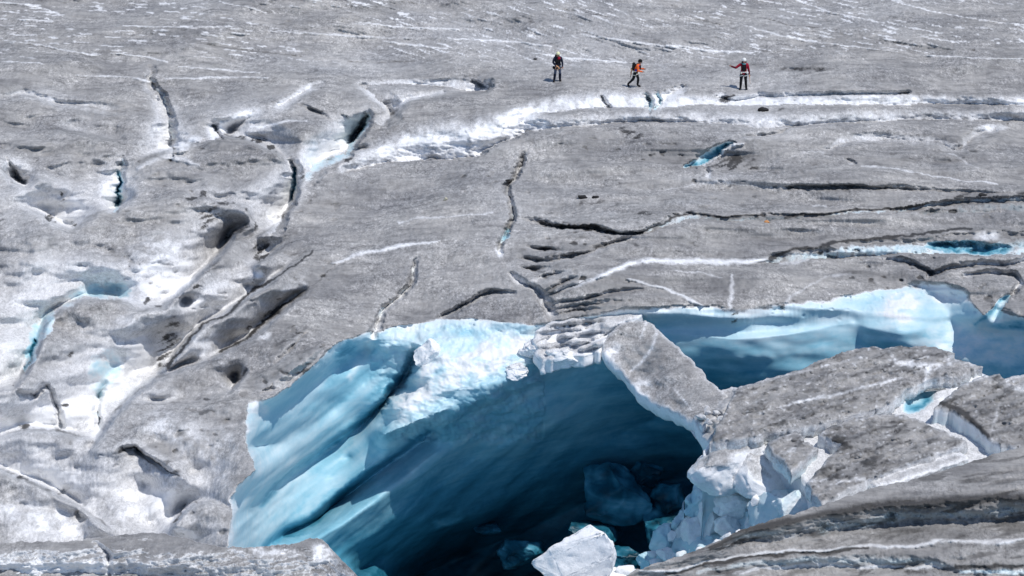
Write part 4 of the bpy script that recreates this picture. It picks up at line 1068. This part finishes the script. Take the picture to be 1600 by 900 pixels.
G = "fallen ice blocks below the slabs"
chunk("ice_block", "large pale overhanging ice lobe under the edge of the biggest slab", 1130, 732, -1.3, 156, 80, 41, B=.05, soft=.35, planes=7, roll=.18, group=G, dirt_top=.75)
chunk("ice_block", "broad pale ice block with a dirty crest left of the small slab", 1186, 748, -1.5, 112, 82, 42, B=.05, soft=.3, roll=-.15, group=G, dirt_top=.7)
chunk("ice_block", "white rounded ice block in the middle of the fallen pile", 1148, 787, -2.6, 62, 48, 43, B=.02, soft=.35, group=G)
chunk("ice_block", "white ice block low in the fallen pile above the dark ridge", 1140, 820, -3.5, 58, 52, 44, B=.02, soft=.25, group=G)
chunk("ice_block", "big white slanting ice block at the left front of the pile", 1088, 842, -4.6, 66, 74, 45, B=.03, soft=.2, roll=-.5, group=G)
chunk("ice_block", "blue shaded ice block on the pile edge beside the dark hole", 1096, 784, -3.5, 56, 62, 46, B=.26, soft=.15, roll=-.3, group=G)
chunk("ice_block", "thin upright leaning plate of ice facing the dark hole", 1070, 822, -4.7, 26, 84, 47, B=.06, roll=-.5, depth=.8, group=G, dirt_top=.5)
chunk("ice_block", "bluish ice block leaning out over the dark hole low on the pile", 1040, 846, -5.4, 44, 58, 48, B=.25, soft=.1, roll=-.4, group=G)
chunk("ice_block", "small bright white ice block at the foot of the pile", 1040, 866, -5.2, 32, 28, 49, B=.03, group=G)
chunk("ice_block", "small blue ice block at the far left foot of the pile", 1008, 874, -6.0, 30, 30, 50, B=.34, group=G)
chunk("ice_block", "tall shadowed grey blue ice block right of the white pile", 1204, 800, -2.1, 66, 80, 51, B=.20, W=.8, roll=-.35, group=G, cuts=[((-1,-.8,.1),.25)])
chunk("ice_block", "light blue ice block under the corner of the small slab", 1238, 790, -1.4, 66, 48, 52, B=.14, roll=.25, group=G)
chunk("ice_block", "little white crumb of ice at the foot of the pile's left end", 1024, 881, -5.6, 26, 13, 53, B=.02, sub=3, group=G)
chunk("ice_block", "small rounded white ice block tucked beneath the low block", 1137, 842, -3.6, 30, 24, 54, B=.04, soft=.3, sub=3, group=G)
chunk("ice_block", "white ice block between the rounded and the slanting block", 1112, 810, -3.7, 52, 62, 55, B=.03, soft=.25, roll=-.4, group=G)
chunk("ice_block", "small white ice block wedged right of the low white block", 1172, 818, -2.9, 30, 26, 56, B=.02, soft=.2, sub=3, group=G)
rs_ = random.Random(5)
for i, (x, y, z, ds) in enumerate([(1064,866,-4.5,"small white ice fragment at the foot of the slanting block"),(1096,862,-3.8,"small white ice fragment right of the slanting block by the dark ridge"),(1118,850,-3.4,"small ice fragment in the middle of the pile by the dark ridge"),
        (1156,834,-2.7,"small white ice fragment below the wedged block by the dark ridge"),(1122,796,-2.8,"small white ice fragment left of the rounded block"),(1050,838,-4.7,"pale ice fragment leaning on the thin upright plate"),(1018,866,-5.5,"small ice fragment next to the blue block at the pile's left end"),(1178,782,-1.7,"small white ice fragment beside the tall shadowed block")]):
    chunk("ice_fragment", ds, x, y, z, rs_.uniform(14, 22), rs_.uniform(10, 17), 200 + i, B=rs_.choice((.02, .04, .1)), planes=12, sub=3, roll=rs_.uniform(-.6, .6), cat="ice fragment", group="ice fragments among the fallen blocks")
# crushed bits where the bridge meets the big slab
k = 60
for (x, y, w, h, ds) in [(1096,652,16,11,"leftmost"),(1108,660,15,11,"lowest"),(1120,645,14,10,"topmost right"),(1106,645,12,9,"topmost left"),(1126,655,13,9,"rightmost")]:
    chunk("ice_lump", ds + " small dirty ice lump where bridge and big slab meet", x, y, -.15, w, h, k, B=.05, W=.6, D=.15, sub=3, cat="ice lump", group="crushed ice at the bridge end"); k += 1
o = slab("ice_wedge", [(1086,652,-.35),(1100,640,-.25),(1124,612,-.3),(1140,604,-.2),(1158,606,-.1),(1150,628,-.1),(1130,660,-.2),(1116,684,-.4),(1108,694,-.6),(1096,680,-.7)], .9, seed=35, side=(1.1, .10), base=(.35, .3, 0), swell=.4, jit=2.4, dens=3.2, undercut=.3)
tag(o, "crumbled pale ice wedge joining the bridge to the biggest slab", "ice wedge")
# sunlit block
def sunlit_block():
    sil = dict(a=(830,879), b=(857,858), c=(921,818), d=(944,832), e=(957,847), f=(960,868), g=(955,898), h=(880,902), i=(863,868), j=(868,920), k=(930,915))
    zz = dict(a=-.9, b=-.35, c=.35, d=.3, e=-.05, f=-.5, g=-1.3, h=-1.25, i=-.55, j=-1.7, k=-1.7)
    V = [up(*sil[q], zz[q]) for q in sil]
    back = [up(870, 868, -1.6), up(925, 838, -1.6), up(962, 870, -1.7), up(850, 885, -1.7)]
    bm = bmesh.new()
    for v in V + back: bm.verts.new(v)
    bmesh.ops.convex_hull(bm, input=bm.verts)
    for v in [v for v in bm.verts if not v.link_faces]: bm.verts.remove(v)
    bmesh.ops.triangulate(bm, faces=bm.faces)
    bmesh.ops.bevel(bm, geom=bm.edges[:], offset=.03, segments=2, affect='EDGES')
    bmesh.ops.triangulate(bm, faces=bm.faces)
    for _ in range(4):
        es = [e for e in bm.edges if e.calc_length() > .16]
        if not es: break
        bmesh.ops.subdivide_edges(bm, edges=es, cuts=1)
        bmesh.ops.triangulate(bm, faces=bm.faces)
    bm.normal_update()
    co = np.array([v.co[:] for v in bm.verts]); nn = np.array([v.normal[:] for v in bm.verts])
    co = co + nn * (.075 * fbm3(co, 1.5, 5, .58, 9.))[:, None]
    fc = [[v.index for v in f.verts] for f in bm.faces]
    bm.free()
    base = co.mean(0)
    at = np.zeros((len(co), 3)); at[:, 0] = 1.1; at[:, 2] = np.clip(.03 + .06 * fbm3(co, .8, 3, .5, 4.), 0, 1)
    o = mesh_obj("ice_block", co - base, np.array(fc), ICE, at)
    o.location = base.tolist()
    tag(o, "big sharp sunlit white ice block in front of the dark hole", "ice block")
sunlit_block()
chunk("ice_block", "flat white ice piece beside the big sunlit block", 974, 889, -1.35, 36, 15, 71, B=.03, sub=3)
# blocks deep in the hole, their shade put into the dark blue colour
G2 = "dim blue blocks on the floor of the hole"
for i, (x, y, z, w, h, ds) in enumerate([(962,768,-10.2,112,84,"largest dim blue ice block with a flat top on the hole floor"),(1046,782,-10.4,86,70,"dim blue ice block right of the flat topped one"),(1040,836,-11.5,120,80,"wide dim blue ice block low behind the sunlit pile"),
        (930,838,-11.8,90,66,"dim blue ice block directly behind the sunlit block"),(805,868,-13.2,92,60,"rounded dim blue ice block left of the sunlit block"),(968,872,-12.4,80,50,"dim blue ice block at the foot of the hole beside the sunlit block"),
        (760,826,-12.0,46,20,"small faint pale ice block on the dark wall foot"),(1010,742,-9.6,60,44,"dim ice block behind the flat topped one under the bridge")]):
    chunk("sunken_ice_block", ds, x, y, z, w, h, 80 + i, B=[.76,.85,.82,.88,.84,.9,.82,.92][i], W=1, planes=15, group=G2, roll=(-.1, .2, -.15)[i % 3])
# crumbly knobs at the left root of the bridge
for i, (x, y, z, w, h, ds) in enumerate([(836,545,-1.0,50,30,"crumbly white ice knob left of the bridge root"),(880,556,-.9,52,24,"rough white ice lump below the bridge root"),(806,580,-1.6,40,22,"small rough white ice lump on the sunlit ledge end"),(858,570,-1.3,34,18,"little rough ice knob under the bridge root edge")]):
    chunk("rough_ice_block", ds, x, y, z, w, h, 100 + i, B=.03, W=1.0, D=.10, rough=.14, soft=.3, cat="ice lump", group="rough ice at the bridge root", dirt_top=.3)
chunk("ice_block", "wedge of white ice standing on the sunlit ledge", 664, 556, -1.3, 54, 46, 110, B=.05, planes=6, roll=.2, cuts=[((-.3,-.6,.75),.35)])

# stones lying on the ice
DARK = simple_mat("dark_stone", (.022, .021, .021), .9, .4, 30)
PALE = simple_mat("pale_stone", (.5, .47, .36), .8, .2, 30)
ORNG = simple_mat("orange_stone", (.55, .26, .10), .8, .2, 30)
def stone(label, x, y, w, h, seed, mat, group=None):
    g = ground(x, y)
    o = chunk("stone", label, x, y, g.z, w, h, seed, mat=mat, cat="stone", sub=3, planes=7, rough=.08, group=group, depth=.9)
    o.location = g + Vector((0, 0, .12 * h / ppm(y)))
    return o
stone("larger of two black stones on the grey ice above the dark band", 911, 309, 17, 9, 120, DARK)
stone("smaller of two black stones, right beside the larger one", 929, 309, 14, 7, 121, DARK)
stone("small pale yellowish stone alone on the ice left of centre", 696, 313, 9, 8, 122, PALE)
stone("small orange stone beside the thin crack right of centre", 1197, 347, 10, 5, 123, ORNG)
stone("black cone shaped stone heap on the white trough below the right walker", 1195, 173, 21, 9, 124, DARK)
stone("small black stone left of the standing person in grey trousers", 836, 94, 8, 3.4, 125, DARK)
stone("flat black stone at the far right by the dark crack", 1534, 304, 18, 5, 126, DARK)

# ------------------------------------------------------------------ the three walkers
def cloth(name, col, rough=.85): return simple_mat(name, col, rough, .18, 60, .2)
SKIN = cloth("skin", (.42, .24, .17), .6)
BLACK = cloth("black_fabric", (.012, .012, .014)); NAVY = cloth("navy_fabric", (.016, .020, .040)); SLATE = cloth("slate_fabric", (.10, .12, .17))
ORANGE = cloth("orange_fabric", (.75, .14, .035)); RED = cloth("red_fabric", (.30, .012, .03)); MAROON = cloth("maroon_fabric", (.10, .008, .018)); BLUE = cloth("blue_fabric", (.02, .05, .33))
WHITE = cloth("white_shell", (.75, .75, .72), .4); HAIR = cloth("dark_hair", (.008, .007, .007)); ROPE = cloth("tan_rope", (.62, .36, .20)); TURQ = cloth("turquoise_scarf", (.10, .45, .5)); BOOT = cloth("boot_leather", (.015, .015, .017)); GREENY = cloth("yellow_white_shell", (.72, .72, .45), .4); METAL = cloth("axe_metal", (.25, .25, .27), .35); WEB = cloth("webbing", (.7, .66, .55))

def skin_mesh(verts, edges, radii, sub=1):
    me = bpy.data.meshes.new("t"); me.from_pydata(verts, edges, []); me.update()
    o = bpy.data.objects.new("t", me); COL.objects.link(o)
    o.modifiers.new("s", 'SKIN'); sv = me.skin_vertices[0].data
    for i, r in enumerate(radii): sv[i].radius = (r if isinstance(r, tuple) else (r, r))
    sv[0].use_root = True
    m2 = o.modifiers.new("u", 'SUBSURF'); m2.levels = sub; m2.render_levels = sub
    dg = bpy.context.evaluated_depsgraph_get(); ev = o.evaluated_get(dg)
    tm = ev.to_mesh(); V = np.array([v.co[:] for v in tm.vertices]); Fc = [list(p.vertices) for p in tm.polygons]; ev.to_mesh_clear()
    bpy.data.objects.remove(o); bpy.data.meshes.remove(me)
    return V, Fc
def ball(c, r, k=(8, 6)):
    V = []; Fc = []
    nu, nv = k
    for j in range(nv + 1):
        ph = math.pi * j / nv
        for i in range(nu):
            th = 2 * math.pi * i / nu
            V.append((c[0] + r[0] * math.sin(ph) * math.cos(th), c[1] + r[1] * math.sin(ph) * math.sin(th), c[2] + r[2] * math.cos(ph)))
    for j in range(nv):
        for i in range(nu):
            Fc.append([j * nu + i, (j + 1) * nu + i, (j + 1) * nu + (i + 1) % nu, j * nu + (i + 1) % nu])
    return np.array(V), Fc
def tube(pts, r, k=7):
    pts = [Vector(p) for p in pts]; V = []; Fc = []
    for i, p in enumerate(pts):
        t = (pts[min(i + 1, len(pts) - 1)] - pts[max(i - 1, 0)]).normalized()
        a = t.orthogonal().normalized(); b = t.cross(a)
        rr = r[i] if isinstance(r, (list, tuple)) else r
        for j in range(k):
            an = 2 * math.pi * j / k
            V.append((p + a * rr * math.cos(an) + b * rr * math.sin(an))[:])
    for i in range(len(pts) - 1):
        for j in range(k): Fc.append([i * k + j, i * k + (j + 1) % k, (i + 1) * k + (j + 1) % k, (i + 1) * k + j])
    Fc.append(list(range(k))[::-1]); Fc.append([(len(pts) - 1) * k + j for j in range(k)])
    return np.array(V), Fc
def join(parts):
    V = []; Fc = []; n = 0
    for v, f in parts:
        V.append(v); Fc += [[i + n for i in q] for q in f]; n += len(v)
    return np.concatenate(V), Fc
def limb(a, b, d=0):
    return Vector(a).lerp(Vector(b), d)

def person(label, fx, fy, rz, J, look, scale=1.0):
    """J: joint positions in metres, x to the person's left, y to the back, z up; feet at z=0"""
    g = ground(fx, fy)
    root = bpy.data.objects.new("person", None); COL.objects.link(root)
    root.location = g - Vector((0, 0, .02)); root.rotation_euler = (0, 0, rz); root.scale = (scale,) * 3
    tag(root, label, "person", "walkers on the glacier")
    J = {k: Vector(v) for k, v in J.items()}
    names = ["pelvis", "waist", "chest", "neck", "head", "crown"]
    verts, edges, radii, idx = [], [], [], {}
    def add(n, p, r): idx[n] = len(verts); verts.append(p[:]); radii.append(r)
    add("pelvis", J["pelvis"], (.155, .115)); add("waist", J["pelvis"].lerp(J["chest"], .45), (.140, .105)); add("chest", J["chest"], (.165, .115)); add("neck", J["neck"], .058); add("head", J["head"], (.082, .098)); add("crown", J["head"] + (J["head"] - J["neck"]).normalized() * .10, (.070, .085))
    for a, b in zip(names[:-1], names[1:]): edges.append((idx[a], idx[b]))
    seg = {}
    seg["torso"] = (J["pelvis"], J["chest"]); seg["torso2"] = (J["chest"], J["neck"] - Vector((0, 0, .03))); seg["head"] = (J["neck"] + Vector((0, 0, .03)), J["head"] + Vector((0, 0, .1)))
    hands = []
    for s in "LR":
        sh, el, wr = J["sh" + s], J["el" + s], J["wr" + s]
        hd = wr + (wr - el).normalized() * .075
        add("sh" + s, sh, .068); add("el" + s, el, .046); add("wr" + s, wr, .030); add("hd" + s, hd, (.040, .022))
        edges += [(idx["chest"], idx["sh" + s]), (idx["sh" + s], idx["el" + s]), (idx["el" + s], idx["wr" + s]), (idx["wr" + s], idx["hd" + s])]
        hp, kn, an, to = J["hp" + s], J["kn" + s], J["an" + s], J["to" + s]
        add("hp" + s, hp, .092); add("kn" + s, kn, .062); add("an" + s, an, .045); add("to" + s, to, (.045, .035))
        edges += [(idx["pelvis"], idx["hp" + s]), (idx["hp" + s], idx["kn" + s]), (idx["kn" + s], idx["an" + s]), (idx["an" + s], idx["to" + s])]
        seg["uarm" + s] = (sh, el); seg["farm" + s] = (el, wr); seg["hand" + s] = (wr + (wr - el).normalized() * .03, hd)
        seg["thigh" + s] = (hp, kn); seg["calf" + s] = (kn, an); seg["foot" + s] = (an - Vector((0, 0, .03)), to)
        hands.append((wr, hd, el, 1 if s == "L" else -1))
    V, Fc = skin_mesh(verts, edges, radii, 2)
    keys = list(seg)
    cen = np.array([V[f].mean(0) for f in Fc])
    D = []
    for k in keys:
        a, b = np.array(seg[k][0][:]), np.array(seg[k][1][:])
        t = np.clip(((cen - a) @ (b - a)) / ((b - a) @ (b - a)), 0, 1)
        D.append(np.linalg.norm(cen - (a + t[:, None] * (b - a)), axis=1))
    reg = np.array(keys)[np.argmin(np.array(D), 0)]
    parts = [(V, Fc)]
    # fingers, nose, ears
    for wr, hd, el, sd in hands:
        d = (hd - wr).normalized(); side = d.cross(Vector((0, 1, 0)))
        if side.length < .1: side = Vector((1, 0, 0))
        side.normalize(); nrm = d.cross(side).normalized()
        for q, ln in ((-.028, .075), (-.010, .085), (.009, .080), (.027, .062)):
            b0 = hd + side * q - d * .02
            parts.append(tube([b0, b0 + d * ln * .55 + nrm * .008, b0 + d * ln * .9 + nrm * .030], [.0095, .009, .007], 5))
        b0 = wr + d * .03 + side * .03 * sd
        parts.append(tube([b0, b0 + d * .03 + side * .028 * sd, b0 + d * .065 + side * .034 * sd + nrm * .01], [.012, .011, .008], 5))
    h = J["head"]; face = J["face"].normalized(); sdv = face.cross(Vector((0, 0, 1))).normalized()
    parts.append(tube([h + face * .085 + Vector((0, 0, .035)), h + face * .112, h + face * .085 - Vector((0, 0, .015))], [.008, .016, .012], 6))
    for q in (-1, 1): parts.append(ball(h + sdv * .085 * q, (.016, .022, .032), (6, 4)))
    V2, F2 = join(parts)
    mesh_obj("body", V2, F2, SKIN, None, root)
    for q in (-1, 1):
        v, f = ball(h + face * .088 + sdv * .032 * q + Vector((0, 0, .028)), (.011, .011, .008), (6, 4)); mesh_obj("eye", v, f, BLACK, None, root)
    v, f = ball(h + face * .088 - Vector((0, 0, .042)), (.022, .012, .006), (6, 4)); mesh_obj("mouth", v, f, RED, None, root)
    # garments grow out of the body surface
    me_n = np.zeros_like(V)
    for fc in Fc:
        a, b, c_ = V[fc[0]], V[fc[1]], V[fc[2]]; n = np.cross(b - a, c_ - a)
        for i in fc: me_n[i] += n
    me_n /= np.linalg.norm(me_n, axis=1)[:, None] + 1e-9
    def garment(name, regs, mat, off):
        sel = [f for f, r in zip(Fc, reg) if any(r.startswith(x) for x in regs)]
        u = sorted({i for f in sel for i in f}); mp = {v: i for i, v in enumerate(u)}
        P_ = V[u] + me_n[u] * off
        P_ = P_ + .010 * np.stack([fbm3(P_, 9., 2, .5, 3. + k) for k in range(3)], -1)
        return mesh_obj(name, P_, [[mp[i] for i in f] for f in sel], mat, None, root)
    for (nm, regs, mt, off) in look["clothes"]:
        if nm in ("boot", "sleeve", "gaiter"):
            for s in "LR": garment(nm, [r + s for r in regs], mt, off)
        else: garment(nm, regs, mt, off)
    return root, J

def band(c, rx, ry, h, mat, name, root, k=20, tilt=0):
    V = []; Fc = []
    for j, (z, e) in enumerate(((-h / 2, 0), (-h / 2, .018), (h / 2, .018), (h / 2, 0))):
        for i in range(k):
            a = 2 * math.pi * i / k
            V.append((c[0] + (rx + e) * math.cos(a), c[1] + (ry + e) * math.sin(a), c[2] + z + tilt * math.cos(a)))
    for j in range(3):
        for i in range(k): Fc.append([j * k + i, j * k + (i + 1) % k, (j + 1) * k + (i + 1) % k, (j + 1) * k + i])
    return mesh_obj(name, np.array(V), Fc, mat, None, root)
def helmet(J, root, mat, name="helmet", cover=.15):
    V, Fc = ball(J["head"] + Vector((0, 0, .055)), (.118, .140, .118), (16, 10))
    z0 = J["head"].z + .055 - cover * .35
    keep = [f for f in Fc if V[f][:, 2].mean() > z0]
    o = mesh_obj(name, V, keep, mat, None, root)
    return o
def strap(root, J, mat, name="shoulder_strap"):
    for s in "LR":
        a = J["sh" + s] * .55 + J["chest"] * .45
        up_ = Vector((0, 0, 1)); f = J["front"]
        pts = [a - f * .15 - up_ * .12, a - f * .13 + up_ * .06, a + up_ * .125, a + f * .13 + up_ * .03, a + f * .155 - up_ * .14, a + f * .12 - up_ * .26]
        v, fc = tube(pts, .024, 6); mesh_obj(name, v, fc, mat, None, root)
def pack(root, J, mat, size=(.15, .10, .25), name="backpack"):
    c = J["chest"] - J["front"] * .22 + Vector((0, 0, -.03))
    V, Fc = ball((0, 0, 0), (1, 1, 1), (16, 12))
    V = np.sign(V) * np.abs(V) ** .55
    ang = math.atan2(J["front"].x, -J["front"].y)
    R_ = Matrix.Rotation(ang, 3, 'Z')
    P_ = np.array([(c + R_ @ Vector(v * size))[:] for v in V])
    o = mesh_obj(name, P_, Fc, mat, None, root)
    v, f = ball(c + Vector((0, 0, size[2] * .9)), (size[0] * .9, size[1] * 1.05, .06), (12, 6)); mesh_obj("top_flap", v, f, mat, None, o)
    return o
def harness(root, J, mat):
    band(J["pelvis"] + Vector((0, 0, .07)), .168, .135, .05, mat, "harness_belt", root)
    for s in "LR":
        p = J["hp" + s].lerp(J["kn" + s], .22); band(p, .108, .108, .035, mat, "leg_loop", root, tilt=.03)

FR = Vector((0, -1, 0))       # local front (towards the camera when rz = 0)
def stand(**kw):
    J = dict(pelvis=(0,0,.94), chest=(0,0,1.30), neck=(0,0,1.48), head=(0,-.015,1.60), face=(0,-1,0), front=(0,-1,0),
             shL=(.18,0,1.40), elL=(.25,.02,1.12), wrL=(.23,-.06,.88), shR=(-.18,0,1.40), elR=(-.25,.02,1.12), wrR=(-.23,-.06,.88),
             hpL=(.095,0,.90), knL=(.11,-.02,.50), anL=(.12,.02,.10), toL=(.14,-.15,.045), hpR=(-.095,0,.90), knR=(-.11,-.02,.50), anR=(-.12,.02,.10), toR=(-.14,-.15,.045))
    J.update(kw)
    return J
# left walker: looking down, hands at the rope on the belt, feet apart
r1, J1 = person("person in dark jacket and pale helmet looking down, left of the three walkers", 872, 127.5, math.radians(8),
    stand(pelvis=(.01,0,.95), chest=(.0,-.03,1.31), head=(0,-.07,1.60), elR=(-.27,.0,1.14), wrR=(-.13,-.17,1.00), elL=(.27,.03,1.12), wrL=(.26,-.08,.90), hpL=(.1,0,.9), knL=(.13,-.03,.5), anL=(.14,.02,.10), toL=(.17,-.15,.045), knR=(-.15,-.03,.5), anR=(-.19,.02,.10), toR=(-.24,-.14,.045), face=(0,-.9,-.35)),
    dict(clothes=[("jacket", ["torso", "uarm", "farm"], NAVY, .016), ("trousers", ["thigh"], SLATE, .014), ("gaiter", ["calf"], NAVY, .022), ("boot", ["foot"], BOOT, .016)]))
helmet(J1, r1, GREENY); pack(r1, J1, BLACK); strap(r1, J1, BLACK); harness(r1, J1, BLACK)
v, f = ball((.05, -.13, 1.40), (.09, .05, .09), (10, 8)); mesh_obj("scarf", v, f, RED, None, r1)
v, f = ball((0, -.115, 1.24), (.15, .05, .14), (12, 8)); mesh_obj("chest_pocket", v, f, BLACK, None, r1)
rp = [( -.13 + .05 * i, -.19 - .03 * math.sin(i * 1.1), 1.02 - .045 * i) for i in range(6)]
v, f = tube(rp, .026, 6); mesh_obj("rope", v, f, ROPE, None, r1)
v, f = tube([(-.06 + .09 * math.cos(a), -.18, .86 + .11 * math.sin(a)) for a in np.linspace(0, 6.28, 14)], .022, 6); mesh_obj("rope_coil", v, f, ROPE, None, r1)
v, f = ball((-.24, -.06, .86), (.07, .06, .09), (8, 6)); mesh_obj("hip_pouch", v, f, BLACK, None, r1)
# middle walker: striding to the right, bent forward (local front = +x in the place: rz = 90 deg)
r2, J2 = person("person in orange jacket striding to the right with a dark backpack", 993, 136.0, math.radians(78),
    dict(pelvis=(0,.02,.90), chest=(0,-.10,1.22), neck=(0,-.19,1.38), head=(0,-.25,1.50), face=(0,-.9,-.45), front=(0,-.94,-.3),
         shL=(.18,-.12,1.31), elL=(.22,-.20,1.04), wrL=(.18,-.42,1.05), shR=(-.18,-.12,1.31), elR=(-.24,-.16,1.04), wrR=(-.2,-.38,1.00),
         hpL=(.09,.02,.87), knL=(.10,-.14,.50), anL=(.10,-.10,.10), toL=(.11,-.27,.045), hpR=(-.09,.02,.87), knR=(-.10,.12,.50), anR=(-.10,.42,.20), toR=(-.10,.34,.05)),
    dict(clothes=[("jacket", ["torso", "uarm", "farm"], ORANGE, .016), ("trousers", ["thigh", "calf"], BLACK, .016), ("boot", ["foot"], BOOT, .016)]))
V, Fc = ball(J2["head"] + Vector((0, .015, .045)), (.105, .125, .115), (14, 10))
z0 = J2["head"].z
mesh_obj("hair", V, [f for f in Fc if (V[f][:, 2].mean() > z0 - .01) or (V[f][:, 1].mean() > J2["head"].y + .03 and V[f][:, 2].mean() > z0 - .07)], HAIR, None, r2)
J2["front"] = Vector((0, -1, 0))
pack(r2, J2, BLACK, (.14, .09, .21)); strap(r2, J2, BLACK); harness(r2, J2, WEB)
for s in (1, -1):
    v, f = ball((.165 * s, -.06, 1.06), (.05, .10, .07), (10, 6)); mesh_obj("hip_pouch", v, f, BLUE, None, r2)
    v, f = ball((.12 * s, -.19, 1.30), (.05, .05, .05), (8, 6)); mesh_obj("blue_collar", v, f, BLUE, None, r2)
v, f = ball((0, .20, 1.05), (.12, .10, .09), (10, 8)); mesh_obj("rope_coil", v, f, ROPE, None, r2)
v, f = tube([(-.05, .24, 1.0), (-.05, .28, .85), (-.03, .26, .70), (0, .30, .58), (.03, .26, .72), (.03, .24, .95)], .02, 6); mesh_obj("rope_tail", v, f, ROPE, None, r2)
# right walker: one arm stretched out to the left of the picture, pole in the other hand
r3, J3 = person("person in red jacket and white helmet with one arm stretched out", 1161, 139.5, math.radians(-6),
    stand(shR=(-.18,0,1.41), elR=(-.42,-.05,1.22), wrR=(-.66,-.10,1.31), elL=(.26,.02,1.13), wrL=(.30,-.05,.88), knR=(-.12,-.02,.5), anR=(-.13,.03,.1), toR=(-.17,-.13,.045), knL=(.13,-.03,.5), anL=(.17,.02,.1), toL=(.2,-.15,.045), face=(-.5,-.85,-.1)),
    dict(clothes=[("jacket", ["torso", "uarm"], RED, .016), ("sleeve", ["farm"], MAROON, .017), ("trousers", ["thigh", "calf"], BLACK, .016), ("boot", ["foot"], BOOT, .018)]), 1.06)
helmet(J3, r3, WHITE); pack(r3, J3, BLACK); strap(r3, J3, BLACK); harness(r3, J3, WHITE)
v, f = ball((0, -.12, 1.24), (.11, .05, .19), (12, 8)); mesh_obj("chest_pocket", v, f, BLACK, None, r3)
v, f = tube([(.10 * math.cos(a), -.02 + .10 * math.sin(a), 1.455) for a in np.linspace(0, 6.28, 16)], .028, 6); mesh_obj("scarf", v, f, TURQ, None, r3)
v, f = ball((.19, -.10, .99), (.07, .05, .06), (8, 6)); mesh_obj("hip_pouch", v, f, WHITE, None, r3)
v, f = ball((-.12, -.14, .96), (.05, .03, .05), (8, 6)); mesh_obj("gear_clip", v, f, WEB, None, r3)
# ice axe held by the right walker
g3 = r3.matrix_basis
ax = bpy.data.objects.new("ice_axe", None); COL.objects.link(ax)
ax.location = g3 @ Vector((.315, -.10, .84)); ax.rotation_euler = (math.radians(4), math.radians(-6), 0)
tag(ax, "thin ice axe in the hand of the person in red", "ice axe")
v, f = tube([(0, 0, .06), (0, 0, -.3), (.01, 0, -.52)], [.017, .015, .009], 6); mesh_obj("shaft", v, f, ROPE, None, ax)
v, f = tube([(-.10, 0, .045), (0, 0, .07), (.08, 0, .06), (.15, 0, .03)], [.012, .018, .014, .006], 6); mesh_obj("axe_head", v, f, METAL, None, ax)
